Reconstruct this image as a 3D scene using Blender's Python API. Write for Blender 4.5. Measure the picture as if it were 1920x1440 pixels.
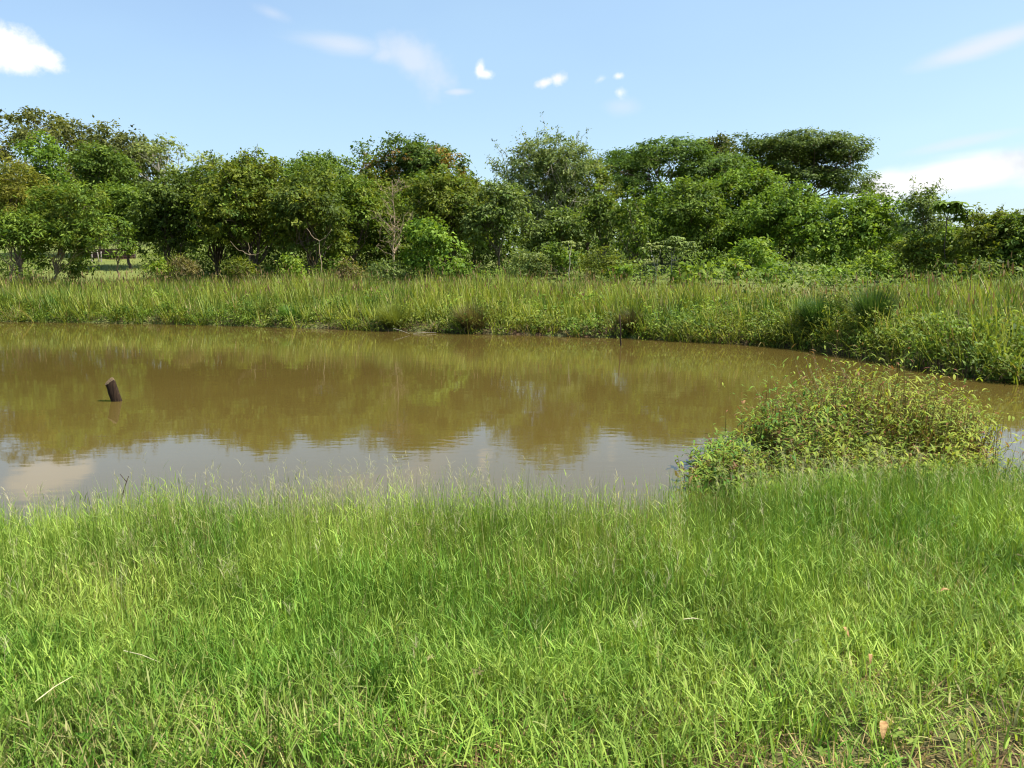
import bpy, math
import numpy as np
from mathutils import Vector, Matrix

for o in list(bpy.data.objects):
    bpy.data.objects.remove(o, do_unlink=True)
SC = bpy.context.scene
COL = SC.collection
R = math.radians

# ------------------------------------------------------------------ camera
CAM_Z = 2.6
PITCH = R(8.3)
cam_d = bpy.data.cameras.new('camera')
cam_d.sensor_width = 36.0
cam_d.lens = 27.0
cam_d.clip_start = 0.05
cam_d.clip_end = 20000
cam = bpy.data.objects.new('camera', cam_d)
COL.objects.link(cam)
cam.location = (0, 0, CAM_Z)
cam.rotation_euler = (R(90) - PITCH, 0, 0)
SC.camera = cam

def ray(px, py):
    """world direction through a point of the 1920x1440 photograph"""
    x = (px - 960) / 1440.0
    v = -(py - 720) / 1440.0
    return np.array([x, math.cos(PITCH) + v * math.sin(PITCH), -math.sin(PITCH) + v * math.cos(PITCH)])

def P(px, py, Y):
    d = ray(px, py)
    return np.array([0, 0, CAM_Z]) + d * (Y / d[1])

def G(px, py, z=0.0):
    d = ray(px, py)
    return np.array([0, 0, CAM_Z]) + d * ((z - CAM_Z) / d[2])

# ------------------------------------------------------------------ sky, sun, exposure
SUN_EL, SUN_AZ = R(60), R(98)            # azimuth from +Y towards +X
SUN_DIR = Vector((math.sin(SUN_AZ) * math.cos(SUN_EL), math.cos(SUN_AZ) * math.cos(SUN_EL), math.sin(SUN_EL)))
SKY_STRENGTH = 0.105
SUN_STRENGTH = 5.0
EXPOSURE = 1.12

world = bpy.data.worlds.new('World')
SC.world = world
world.use_nodes = True
wn, wl = world.node_tree.nodes, world.node_tree.links
wn.clear()

def wmath(op, a, b=None, c=None, clamp=False):
    n = wn.new('ShaderNodeMath'); n.operation = op; n.use_clamp = clamp
    for i, v in enumerate((a, b, c)):
        if v is None: continue
        if isinstance(v, (int, float)): n.inputs[i].default_value = v
        else: wl.new(v, n.inputs[i])
    return n.outputs[0]

def wdot(vec, const):
    n = wn.new('ShaderNodeVectorMath'); n.operation = 'DOT_PRODUCT'
    wl.new(vec, n.inputs[0]); n.inputs[1].default_value = const
    return n.outputs['Value']

def wsmooth(x, lo, hi):
    n = wn.new('ShaderNodeMapRange'); n.interpolation_type = 'SMOOTHSTEP'
    wl.new(x, n.inputs[0]); n.inputs[1].default_value = lo; n.inputs[2].default_value = hi
    return n.outputs[0]

def wmix(fac, a, b):
    n = wn.new('ShaderNodeMix'); n.data_type = 'RGBA'
    wl.new(fac, n.inputs[0])
    for v, s in ((a, n.inputs[6]), (b, n.inputs[7])):
        if isinstance(v, tuple): s.default_value = v
        else: wl.new(v, s)
    return n.outputs[2]

world.cycles.sampling_method = 'MANUAL'
world.cycles.sample_map_resolution = 512
w_out = wn.new('ShaderNodeOutputWorld')
w_bg = wn.new('ShaderNodeBackground')
w_sky = wn.new('ShaderNodeTexSky')
w_sky.sky_type = 'NISHITA'
w_sky.sun_disc = False
w_sky.sun_elevation = SUN_EL
w_sky.sun_rotation = SUN_AZ
w_sky.altitude = 0
w_sky.air_density = 1.0
w_sky.dust_density = 1.4
w_sky.ozone_density = 2.0
w_tc = wn.new('ShaderNodeTexCoord')
wdir = w_tc.outputs['Generated']

def wnoise(scale, detail, vec=None, rough=0.55, stretch=None):
    n = wn.new('ShaderNodeTexNoise')
    n.inputs['Scale'].default_value = scale
    n.inputs['Detail'].default_value = detail
    n.inputs['Roughness'].default_value = rough
    src = vec or wdir
    if stretch:
        m = wn.new('ShaderNodeMapping'); m.inputs['Scale'].default_value = stretch
        wl.new(src, m.inputs['Vector']); src = m.outputs['Vector']
    wl.new(src, n.inputs['Vector'])
    return n.outputs['Fac']

n_puff = wnoise(70, 6, rough=0.62)
n_mid = wnoise(14, 4)
n_wisp = wnoise(7, 5, stretch=(0.6, 0.6, 3.0))
n_veil = wnoise(2.2, 3, stretch=(1, 1, 2.6))
# azimuth and height above the horizon of each sky direction
w_sep = wn.new('ShaderNodeSeparateXYZ'); wl.new(wdir, w_sep.inputs[0])
w_az = wmath('ARCTAN2', w_sep.outputs[0], w_sep.outputs[1])
w_el = wmath('ARCSINE', w_sep.outputs[2])
w_ae = wn.new('ShaderNodeCombineXYZ'); wl.new(w_az, w_ae.inputs[0]); wl.new(w_el, w_ae.inputs[1])
_nd = {}
def ndev(nz, amp):
    if (nz, amp) not in _nd:
        _nd[(nz, amp)] = wmath('MULTIPLY_ADD', nz, amp, -0.5 * amp)
    return _nd[(nz, amp)]

def cloud(px, py, wpx, hpx, rot=0, soft=0.5, noise=1.2, nz=None, amount=1.0):
    """a cloud standing in a fixed direction of the sky dome"""
    F = Vector(ray(px, py)).normalized()
    az0, el0 = math.atan2(F.x, F.y), math.asin(F.z)
    k = 1.0 / math.cos(math.atan(abs(px - 960) / 1440.0))          # angular size of a photo pixel there
    mp = wn.new('ShaderNodeMapping'); mp.vector_type = 'TEXTURE'
    mp.inputs['Location'].default_value = (az0, el0, 0)
    mp.inputs['Rotation'].default_value = (0, 0, R(rot))
    mp.inputs['Scale'].default_value = (wpx / 2 / 1440.0 / k ** 2, hpx / 2 / 1440.0 / k, 1)
    wl.new(w_ae.outputs[0], mp.inputs['Vector'])
    ln = wn.new('ShaderNodeVectorMath'); ln.operation = 'LENGTH'; wl.new(mp.outputs[0], ln.inputs[0])
    r = wmath('ADD', ln.outputs['Value'], ndev(nz or n_puff, noise))
    n = wn.new('ShaderNodeMapRange'); n.interpolation_type = 'SMOOTHSTEP'
    wl.new(r, n.inputs[0]); n.inputs[1].default_value = 1.0; n.inputs[2].default_value = 1.0 - soft
    n.inputs[4].default_value = amount
    return n.outputs[0]

SKYGAIN = 1.0 / SKY_STRENGTH
C_WHITE = (0.53 * SKYGAIN, 0.53 * SKYGAIN, 0.53 * SKYGAIN, 1)
C_GREY = (0.40 * SKYGAIN, 0.405 * SKYGAIN, 0.42 * SKYGAIN, 1)
C_WISP = (0.40 * SKYGAIN, 0.42 * SKYGAIN, 0.46 * SKYGAIN, 1)
col = w_sky.outputs[0]
veil = wmath('MULTIPLY_ADD', wsmooth(n_veil, 0.30, 0.75), 0.30, 0.24)
col = wmix(veil, col, (0.245 * SKYGAIN, 0.365 * SKYGAIN, 0.455 * SKYGAIN, 1))
wisps = [cloud(650, 85, 230, 50, -4, 1.0, 1.6, n_wisp, 0.6), cloud(775, 118, 200, 84, -20, 1.2, 3.0, n_mid, 0.6), cloud(715, 105, 110, 50, 10, 1.2, 3.0, n_mid, 0.55),
         cloud(860, 172, 70, 16, 2, 1.0, 1.2, n_mid, 0.6), cloud(510, 24, 90, 30, -15, 1.0, 1.2, n_mid, 0.35),
         cloud(1850, 85, 360, 50, 12, 1.0, 1.2, n_wisp, 0.8), cloud(1165, 200, 100, 44, 0, 1.0, 1.2, n_mid, 0.35),
         cloud(1800, 268, 280, 26, 8, 1.0, 1.0, n_wisp, 0.45)]
tot = wisps[0]
for m_ in wisps[1:]:
    tot = wmath('MAXIMUM', tot, m_)
col = wmix(tot, col, C_WISP)
puffs = [cloud(5, 88, 200, 100, -10, 0.55, 0.75), cloud(74, 104, 120, 50, -22, 0.6, 0.75), cloud(38, 120, 92, 50, 5, 0.75, 0.7),
         cloud(900, 130, 24, 38, -10, 1.0, 1.0), cloud(909, 139, 46, 22, -6, 1.0, 1.0),
         cloud(1022, 155, 50, 20, 14, 1.0, 1.3), cloud(1047, 148, 40, 27, 10, 1.0, 1.2),
         cloud(1160, 143, 28, 15, 0, 1.3, 1.5, None, 0.9), cloud(1126, 148, 32, 16, 20, 1.3, 1.5, None, 0.5), cloud(1162, 173, 38, 25, -20, 1.3, 1.6, None, 0.7),
         cloud(1800, 328, 460, 84, 7, 0.75, 1.2, n_wisp), cloud(1660, 352, 190, 90, 20, 0.8, 1.0, n_mid), cloud(1990, 300, 340, 94, 8, 0.75, 1.2, n_wisp)]
tot = puffs[0]
for m_ in puffs[1:]:
    tot = wmath('MAXIMUM', tot, m_)
col = wmix(tot, col, wmix(wsmooth(n_mid, 0.30, 0.52), C_GREY, C_WHITE))
wl.new(col, w_bg.inputs['Color'])
w_bg.inputs['Strength'].default_value = SKY_STRENGTH
wl.new(w_bg.outputs[0], w_out.inputs['Surface'])

sun_d = bpy.data.lights.new('sun', 'SUN')
sun_d.energy = SUN_STRENGTH
sun_d.angle = R(0.53)
sun_d.color = (1.0, 0.95, 0.86)
sun = bpy.data.objects.new('sun', sun_d)
COL.objects.link(sun)
sun.rotation_euler = (-SUN_DIR).to_track_quat('-Z', 'Y').to_euler()
sun.location = (0, 0, 60)

vs = SC.view_settings
vs.view_transform = 'Standard'
vs.look = 'None'
vs.gamma = 1.0
vs.use_curve_mapping = False
vs.exposure = EXPOSURE
SC.render.engine = 'CYCLES'
cy = SC.cycles
cy.max_bounces = 8
cy.diffuse_bounces = 3
cy.glossy_bounces = 3
cy.transmission_bounces = 4
cy.transparent_max_bounces = 8
cy.caustics_reflective = False
cy.caustics_refractive = False
cy.pixel_filter_type = 'BLACKMAN_HARRIS'
cy.filter_width = 1.15
cy.use_denoising = True
cy.denoiser = 'OPENIMAGEDENOISE'
cy.denoising_input_passes = 'RGB_ALBEDO_NORMAL'

# ------------------------------------------------------------------ materials
def new_mat(name):
    m = bpy.data.materials.new(name)
    m.use_nodes = True
    m.node_tree.nodes.clear()
    return m, m.node_tree.nodes, m.node_tree.links

def leaf_material(name, translucency=0.4, rough=0.6, spec=0.16, trans_tint=(1.15, 1.1, 0.55)):
    """leaf blades: colour of each leaf from its attribute, mottled by noise; thin, so light passes through"""
    m, n, l = new_mat(name)
    out = n.new('ShaderNodeOutputMaterial')
    at = n.new('ShaderNodeAttribute'); at.attribute_name = 'leaf_colour'
    geo = n.new('ShaderNodeNewGeometry')
    nz = n.new('ShaderNodeTexNoise'); nz.inputs['Scale'].default_value = 1.3; nz.inputs['Detail'].default_value = 3
    l.new(geo.outputs['Position'], nz.inputs['Vector'])
    mr = n.new('ShaderNodeMapRange'); mr.inputs[1].default_value = 0.3; mr.inputs[2].default_value = 0.7
    mr.inputs[3].default_value = 0.75; mr.inputs[4].default_value = 1.25
    l.new(nz.outputs['Fac'], mr.inputs[0])
    mul = n.new('ShaderNodeVectorMath'); mul.operation = 'SCALE'
    l.new(at.outputs['Color'], mul.inputs[0]); l.new(mr.outputs[0], mul.inputs['Scale'])
    pb = n.new('ShaderNodeBsdfPrincipled')
    pb.inputs['Roughness'].default_value = rough
    pb.inputs['Specular IOR Level'].default_value = spec
    l.new(mul.outputs[0], pb.inputs['Base Color'])
    tm = n.new('ShaderNodeVectorMath'); tm.operation = 'MULTIPLY'
    l.new(mul.outputs[0], tm.inputs[0]); tm.inputs[1].default_value = trans_tint
    tr = n.new('ShaderNodeBsdfTranslucent')
    l.new(tm.outputs[0], tr.inputs['Color'])
    mx = n.new('ShaderNodeMixShader'); mx.inputs[0].default_value = translucency
    l.new(pb.outputs[0], mx.inputs[1]); l.new(tr.outputs[0], mx.inputs[2])
    l.new(mx.outputs[0], out.inputs['Surface'])
    return m

def noise_material(name, c0, c1, scale=8, rough=0.9, bump=0.3, stretch=(1, 1, 1), lo=0.35, hi=0.65, spec=0.2, c2=None, scale2=1.0):
    m, n, l = new_mat(name)
    out = n.new('ShaderNodeOutputMaterial')
    tc = n.new('ShaderNodeTexCoord')
    mp = n.new('ShaderNodeMapping'); mp.inputs['Scale'].default_value = stretch
    l.new(tc.outputs['Object'], mp.inputs['Vector'])
    nz = n.new('ShaderNodeTexNoise'); nz.inputs['Scale'].default_value = scale; nz.inputs['Detail'].default_value = 8
    nz.inputs['Roughness'].default_value = 0.65
    l.new(mp.outputs[0], nz.inputs['Vector'])
    rp = n.new('ShaderNodeMapRange'); rp.inputs[1].default_value = lo; rp.inputs[2].default_value = hi
    l.new(nz.outputs['Fac'], rp.inputs[0])
    mx = n.new('ShaderNodeMix'); mx.data_type = 'RGBA'
    mx.inputs[6].default_value = (*c0, 1); mx.inputs[7].default_value = (*c1, 1)
    l.new(rp.outputs[0], mx.inputs[0])
    colour = mx.outputs[2]
    if c2:
        n2 = n.new('ShaderNodeTexNoise'); n2.inputs['Scale'].default_value = scale2; n2.inputs['Detail'].default_value = 5
        l.new(tc.outputs['Object'], n2.inputs['Vector'])
        r2 = n.new('ShaderNodeMapRange'); r2.inputs[1].default_value = 0.45; r2.inputs[2].default_value = 0.62
        l.new(n2.outputs['Fac'], r2.inputs[0])
        m2 = n.new('ShaderNodeMix'); m2.data_type = 'RGBA'
        l.new(r2.outputs[0], m2.inputs[0]); l.new(colour, m2.inputs[6]); m2.inputs[7].default_value = (*c2, 1)
        colour = m2.outputs[2]
    pb = n.new('ShaderNodeBsdfPrincipled')
    pb.inputs['Roughness'].default_value = rough
    pb.inputs['Specular IOR Level'].default_value = spec
    l.new(colour, pb.inputs['Base Color'])
    bp = n.new('ShaderNodeBump'); bp.inputs['Strength'].default_value = bump; bp.inputs['Distance'].default_value = 0.05
    l.new(nz.outputs['Fac'], bp.inputs['Height']); l.new(bp.outputs[0], pb.inputs['Normal'])
    l.new(pb.outputs[0], out.inputs['Surface'])
    return m

def water_material():
    m, n, l = new_mat('muddy_water')
    out = n.new('ShaderNodeOutputMaterial')
    geo = n.new('ShaderNodeNewGeometry')
    def noise(scale, detail, sc):
        mp = n.new('ShaderNodeMapping'); mp.inputs['Scale'].default_value = sc
        l.new(geo.outputs['Position'], mp.inputs['Vector'])
        t = n.new('ShaderNodeTexNoise'); t.inputs['Scale'].default_value = scale; t.inputs['Detail'].default_value = detail
        t.inputs['Roughness'].default_value = 0.5
        l.new(mp.outputs[0], t.inputs['Vector'])
        return t.outputs['Fac']
    silt = noise(0.22, 4, (1, 1, 1))
    mx = n.new('ShaderNodeMix'); mx.data_type = 'RGBA'
    mx.inputs[6].default_value = (0.070, 0.050, 0.0120, 1)
    mx.inputs[7].default_value = (0.088, 0.063, 0.0155, 1)
    l.new(silt, mx.inputs[0])
    pb = n.new('ShaderNodeBsdfPrincipled')
    pb.inputs['IOR'].default_value = 1.39
    pb.inputs['Roughness'].default_value = 0.035
    l.new(mx.outputs[2], pb.inputs['Base Color'])
    fine = noise(7.0, 2, (0.45, 1.0, 1))          # cat's-paw ripples, long crests across the view
    broad = noise(1.1, 2, (0.6, 1.0, 1))
    calm = noise(0.16, 2, (0.5, 1.0, 1))          # patches of breeze between calm patches
    cr = n.new('ShaderNodeMapRange'); cr.inputs[1].default_value = 0.40; cr.inputs[2].default_value = 0.66
    cr.inputs[3].default_value = 0.15; cr.inputs[4].default_value = 1.0
    l.new(calm, cr.inputs[0])
    b1 = n.new('ShaderNodeBump'); b1.inputs['Distance'].default_value = 0.0016
    l.new(cr.outputs[0], b1.inputs['Strength']); l.new(fine, b1.inputs['Height'])
    b2 = n.new('ShaderNodeBump'); b2.inputs['Distance'].default_value = 0.004; b2.inputs['Strength'].default_value = 0.7
    l.new(broad, b2.inputs['Height']); l.new(b1.outputs[0], b2.inputs['Normal'])
    l.new(b2.outputs[0], pb.inputs['Normal'])
    l.new(pb.outputs[0], out.inputs['Surface'])
    return m

M = {}
M['leaf'] = leaf_material('leaf', 0.38)
M['grass'] = leaf_material('grass_blade', 0.34, rough=0.55, spec=0.14)
M['reed'] = leaf_material('reed_blade', 0.35, rough=0.5)
M['water'] = water_material()
M['bark'] = noise_material('bark', (0.055, 0.04, 0.028), (0.16, 0.125, 0.09), 9, bump=0.7, stretch=(3, 3, 0.6))
M['pale_bark'] = noise_material('pale_bark', (0.22, 0.19, 0.15), (0.42, 0.38, 0.31), 7, bump=0.4, stretch=(2, 2, 0.8))
M['dry_wood'] = noise_material('dry_wood', (0.20, 0.145, 0.085), (0.36, 0.28, 0.18), 8, bump=0.4, stretch=(2, 2, 0.6))
M['stump'] = noise_material('weathered_wood', (0.012, 0.007, 0.004), (0.052, 0.030, 0.016), 14, bump=0.8, stretch=(3.5, 3.5, 0.35))
M['stump_end'] = noise_material('split_wood_end', (0.045, 0.028, 0.015), (0.17, 0.12, 0.065), 30, bump=0.8)
M['soil'] = noise_material('bank_soil', (0.044, 0.026, 0.013), (0.110, 0.068, 0.034), 5, bump=0.6, c2=(0.085, 0.095, 0.032), scale2=0.9)
M['brick'] = noise_material('wall_brick', (0.050, 0.026, 0.022), (0.095, 0.050, 0.040), 18, bump=0.4)
M['mortar'] = noise_material('wall_mortar', (0.045, 0.036, 0.030), (0.075, 0.062, 0.050), 24, bump=0.3)
M['post'] = noise_material('grey_post_wood', (0.16, 0.14, 0.11), (0.34, 0.30, 0.25), 12, bump=0.5, stretch=(3, 3, 0.5))
M['dark_stake'] = noise_material('dark_stake_wood', (0.022, 0.014, 0.010), (0.06, 0.038, 0.025), 18, bump=0.5, stretch=(3, 3, 0.5))

# ------------------------------------------------------------------ mesh helpers
def finish(o, parent=None):
    COL.objects.link(o)
    if parent is not None:
        o.parent = parent
    return o

def mesh_np(name, V, quads=None, tris=None, mat=None, colour=None, smooth=False):
    V = np.asarray(V, dtype=np.float32).reshape(-1, 3)
    q = np.zeros((0, 4), np.int32) if quads is None else np.asarray(quads, np.int32)
    t = np.zeros((0, 3), np.int32) if tris is None else np.asarray(tris, np.int32)
    me = bpy.data.meshes.new(name)
    me.vertices.add(len(V)); me.vertices.foreach_set('co', V.ravel())
    loops = np.concatenate([q.ravel(), t.ravel()]).astype(np.int32)
    starts = np.concatenate([np.arange(len(q)) * 4, len(q) * 4 + np.arange(len(t)) * 3]).astype(np.int32)
    me.loops.add(len(loops)); me.loops.foreach_set('vertex_index', loops)
    me.polygons.add(len(starts)); me.polygons.foreach_set('loop_start', starts)
    if colour is not None:
        a = me.attributes.new('leaf_colour', 'FLOAT_COLOR', 'POINT')
        c4 = np.ones((len(V), 4), np.float32); c4[:, :3] = colour
        a.data.foreach_set('color', c4.ravel())
    me.update(calc_edges=True)
    if smooth:
        me.polygons.foreach_set('use_smooth', np.ones(len(starts), bool))
    if mat: me.materials.append(mat)
    return me

def obj(name, me, parent=None, loc=None):
    o = bpy.data.objects.new(name, me)
    if loc is not None: o.location = loc
    return finish(o, parent)

def thing(name, label, cat, loc=(0, 0, 0), group=None):
    o = bpy.data.objects.new(name, None)
    o.empty_display_size = 0.3
    o.location = loc
    tag(o, label, cat, group)
    return finish(o)

def tag(o, label=None, cat=None, group=None, kind=None):
    if label: o['label'] = label
    if cat: o['category'] = cat
    if group: o['group'] = group
    if kind: o['kind'] = kind
    return o

def norm(a):
    return a / np.maximum(np.linalg.norm(a, axis=-1, keepdims=True), 1e-9)

class Tubes:
    """tapered bent tubes: trunks, limbs, stems"""
    def __init__(self): self.V, self.Q, self.T, self.n = [], [], [], 0
    def add(self, pts, rad, k=6, cap=True):
        pts = np.asarray(pts, float); rad = np.broadcast_to(np.asarray(rad, float), (len(pts),))
        d = norm(np.gradient(pts, axis=0))
        ref = np.array([1.0, 0.13, 0.07]) if abs(d[0][0]) < 0.8 else np.array([0.1, 1.0, 0.05])
        u = norm(np.cross(d, ref)); v = np.cross(d, u)
        a = np.linspace(0, 2 * np.pi, k, endpoint=False)
        ring = pts[:, None, :] + rad[:, None, None] * (np.cos(a)[None, :, None] * u[:, None, :] + np.sin(a)[None, :, None] * v[:, None, :])
        m = len(pts)
        idx = np.arange(m * k).reshape(m, k) + self.n
        q = np.stack([idx[:-1], np.roll(idx[:-1], -1, 1), np.roll(idx[1:], -1, 1), idx[1:]], -1).reshape(-1, 4)
        self.V.append(ring.reshape(-1, 3)); self.Q.append(q); self.n += m * k
        if cap:
            self.V.append(pts[-1:] + d[-1:] * rad[-1] * 0.6)
            tip = self.n; self.n += 1
            self.T.append(np.stack([idx[-1], np.roll(idx[-1], -1), np.full(k, tip)], -1))
    def mesh(self, name, mat, origin=(0, 0, 0)):
        return mesh_np(name, np.concatenate(self.V) - np.asarray(origin), np.concatenate(self.Q), np.concatenate(self.T) if self.T else None, mat, smooth=True)

def bend(a, b, rng, n=5, wob=0.06, sag=0.0):
    """bent path from a to b"""
    a, b = np.asarray(a, float), np.asarray(b, float)
    t = np.linspace(0, 1, n)[:, None]
    L = np.linalg.norm(b - a)
    w = rng.normal(0, wob * L, (n, 3)) * np.sin(t * np.pi)
    p = a + (b - a) * t + w
    p[:, 2] += (sag * L * np.sin(t * np.pi))[:, 0]
    return p

def leaf_cards(pos, axis, nrm, L, W, fold=0.18):
    """one folded, pointed leaf (4 corners) for each position"""
    n = len(pos)
    axis = norm(axis); side = norm(np.cross(axis, nrm)); up = np.cross(side, axis)
    L = np.broadcast_to(L, (n,))[:, None]; W = np.broadcast_to(W, (n,))[:, None]
    V = np.empty((n, 4, 3))
    V[:, 0] = pos
    V[:, 1] = pos + axis * L * 0.45 + side * W * 0.5 + up * W * fold
    V[:, 2] = pos + axis * L - up * L * 0.10
    V[:, 3] = pos + axis * L * 0.45 - side * W * 0.5 + up * W * fold
    return V.reshape(-1, 3), np.arange(n * 4).reshape(n, 4)

def blades(base, az, el, L, W, curl, seg=3, profile=None):
    """grass blades: start at base, rise at el, bend over by curl (radians over the length)"""
    n = len(base)
    h = np.stack([np.cos(az), np.sin(az), np.zeros(n)], -1)
    side = np.stack([-np.sin(az), np.cos(az), np.zeros(n)], -1)
    p = base.copy()
    prof = profile if profile is not None else [1.0, 0.95, 0.66]
    V = np.empty((n, seg * 2 + 1, 3))
    for s in range(seg):
        V[:, 2 * s] = p - side * (W * 0.5 * prof[s])[:, None]
        V[:, 2 * s + 1] = p + side * (W * 0.5 * prof[s])[:, None]
        a = el - curl * (s + 0.5) / seg
        p = p + (h * np.cos(a)[:, None] + np.array([0, 0, 1.0]) * np.sin(a)[:, None]) * (L / seg)[:, None]
    V[:, -1] = p
    m = seg * 2 + 1
    i0 = np.arange(n)[:, None] * m
    Q = np.concatenate([np.stack([i0[:, 0] + 2 * s, i0[:, 0] + 2 * s + 1, i0[:, 0] + 2 * s + 3, i0[:, 0] + 2 * s + 2], -1) for s in range(seg - 1)])
    T = np.stack([i0[:, 0] + m - 3, i0[:, 0] + m - 2, i0[:, 0] + m - 1], -1)
    return V.reshape(-1, 3), Q, T, m

class Patch:
    """collects blades and leaves of one mass"""
    def __init__(self): self.V, self.Q, self.T, self.C, self.n = [], [], [], [], 0
    def blades(self, base, az, el, L, W, curl, col, seg=3, profile=None):
        if len(base) == 0: return
        V, Q, T, m = blades(base, az, el, L, W, curl, seg, profile)
        self.V.append(V); self.Q.append(Q + self.n); self.T.append(T + self.n)
        self.C.append(np.repeat(col, m, 0)); self.n += len(V)
    def leaves(self, pos, axis, nrm, L, W, col, fold=0.18):
        V, Q = leaf_cards(pos, axis, nrm, L, W, fold)
        self.V.append(V); self.Q.append(Q + self.n)
        self.C.append(np.repeat(col, 4, 0)); self.n += len(V)
    def mesh(self, name, mat, origin=(0, 0, 0)):
        return mesh_np(name, np.concatenate(self.V) - np.asarray(origin), np.concatenate(self.Q), np.concatenate(self.T) if self.T else None, mat,
                       np.concatenate(self.C))

TRI = {'n': 0}

def vnoise(x, y, seed=0, f=1.0):
    """cheap smooth value noise, 0..1"""
    x = np.asarray(x, float) * f + seed * 17.3; y = np.asarray(y, float) * f - seed * 9.1
    xi, yi = np.floor(x), np.floor(y)
    u, v = x - xi, y - yi
    u, v = u * u * (3 - 2 * u), v * v * (3 - 2 * v)
    def h(a, b):
        s = np.sin(a * 127.1 + b * 311.7 + seed * 74.7) * 43758.5453
        return s - np.floor(s)
    return (h(xi, yi) * (1 - u) + h(xi + 1, yi) * u) * (1 - v) + (h(xi, yi + 1) * (1 - u) + h(xi + 1, yi + 1) * u) * v

# ------------------------------------------------------------------ terrain
_far_px = [(0, 603), (300, 607), (640, 617), (900, 626), (1170, 634), (1400, 645), (1520, 655)]
_far = [G(a, b) for a, b in _far_px]
FX = np.array([-400, -80, -45] + [p[0] for p in _far] + [10.5, 10.85, 11.2, 11.6, 12.4, 14.5, 22, 60, 400])
FY = np.array([60, 46, 42.5] + [p[1] for p in _far] + [24.2, 22.4, 20.2, 18.4, 17.5, 16.6, 15.5, 15, 15])
NX = np.array([-400, -60, -12, -6, -3, 0, 1.3, 2.0, 3.0, 5.0, 7.0, 9.0, 14, 60, 400.0])
NY = np.array([6.0, 6.0, 6.0, 6.3, 6.85, 6.75, 6.9, 7.2, 7.8, 8.1, 8.2, 8.5, 9.0, 9, 9])

def far_y(x): return np.interp(x, FX, FY) + 0.5 * (vnoise(x, x * 0, 3, 0.45) - 0.5) + 0.35 * (vnoise(x, x * 0, 5, 1.6) - 0.5)
def near_y(x): return np.interp(x, NX, NY) + 0.25 * (vnoise(x, x * 0, 4, 1.1) - 0.5)

def shore_points(n, rng, x0=-44, x1=30):
    xs = np.linspace(x0, x1, 4000); ys = far_y(xs)
    s_ = np.concatenate([[0], np.cumsum(np.hypot(np.diff(xs), np.diff(ys)))])
    return np.interp(rng.uniform(0, s_[-1], n), s_, xs)

def off_shore(x, d):
    """points d metres inland of the far shoreline, measured square to it"""
    s_ = (np.interp(x + 0.15, FX, FY) - np.interp(x - 0.15, FX, FY)) / 0.3
    k = 1 / np.sqrt(1 + s_ * s_)
    return x - s_ * k * d, far_y(x) + k * d

def ground_z(x, y):
    x = np.asarray(x, float); y = np.asarray(y, float)
    df = y - far_y(x)
    dn = near_y(x) - y
    slope = np.interp(x, [-45, -20, 5, 30], [0.125, 0.105, 0.075, 0.05])
    zf = np.interp(df, [-4, 0, 0.6, 3, 12], [-1.0, -0.06, 0.28, 0.5, 1.0]) + slope * np.clip(df - 12, 0, 42) + 0.02 * np.clip(df - 54, 0, 200)
    zn = np.interp(dn, [-4, 0, 0.35, 3, 7, 20], [-1.0, -0.06, 0.10, 0.46, 1.0, 1.3])
    z = np.maximum(zf, zn)
    z = z + np.where(z > 0.02, 0.10 * (vnoise(x, y, 7, 0.8) - 0.5) * np.clip(z * 3, 0, 1), 0)
    return z

def axis_steps(core_lo, core_hi, step, outer):
    core = np.arange(core_lo, core_hi + 1e-6, step)
    lo, hi = [], []
    d, v = step, core_lo
    while v > -outer: d *= 1.35; v -= d; lo.append(v)
    d, v = step, core_hi
    while v < outer: d *= 1.35; v += d; hi.append(v)
    return np.array(lo[::-1] + list(core) + hi)

gx = axis_steps(-50, 40, 0.8, 6000); gx = np.unique(np.concatenate([gx, np.arange(8.5, 14, 0.16)])); gy = axis_steps(0, 80, 0.6, 6000)
XX, YY = np.meshgrid(gx, gy)
ZZ = ground_z(XX, YY)
gi = np.arange(XX.size).reshape(XX.shape)
gq = np.stack([gi[:-1, :-1], gi[:-1, 1:], gi[1:, 1:], gi[1:, :-1]], -1).reshape(-1, 4)
def ground_material():
    m = M['soil'].copy(); m.name = 'ground_soil_and_turf'
    n, l = m.node_tree.nodes, m.node_tree.links
    pb = next(q for q in n if q.type == 'BSDF_PRINCIPLED')
    old = pb.inputs['Base Color'].links[0].from_socket
    geo = n.new('ShaderNodeNewGeometry'); sp = n.new('ShaderNodeSeparateXYZ'); l.new(geo.outputs['Position'], sp.inputs[0])
    mr = n.new('ShaderNodeMapRange'); mr.inputs[1].default_value = 33; mr.inputs[2].default_value = 44; l.new(sp.outputs[1], mr.inputs[0])
    tn = n.new('ShaderNodeTexNoise'); tn.inputs['Scale'].default_value = 0.5; tn.inputs['Detail'].default_value = 7; l.new(geo.outputs['Position'], tn.inputs['Vector'])
    tm = n.new('ShaderNodeMix'); tm.data_type = 'RGBA'; l.new(tn.outputs['Fac'], tm.inputs[0])
    tm.inputs[6].default_value = (0.060, 0.095, 0.020, 1); tm.inputs[7].default_value = (0.170, 0.180, 0.045, 1)
    mx = n.new('ShaderNodeMix'); mx.data_type = 'RGBA'; l.new(mr.outputs[0], mx.inputs[0]); l.new(old, mx.inputs[6]); l.new(tm.outputs[2], mx.inputs[7])
    l.new(mx.outputs[2], pb.inputs['Base Color'])
    return m
ground = obj('ground', mesh_np('ground', np.stack([XX, YY, ZZ], -1), gq, None, ground_material(), smooth=True))
tag(ground, 'brown earth banks and rising meadow ground around the pond', kind='structure')
wx = axis_steps(-60, 40, 4, 350); wy = np.arange(-0.0, 72, 4)
XX, YY = np.meshgrid(wx, wy)
wi = np.arange(XX.size).reshape(XX.shape)
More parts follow.
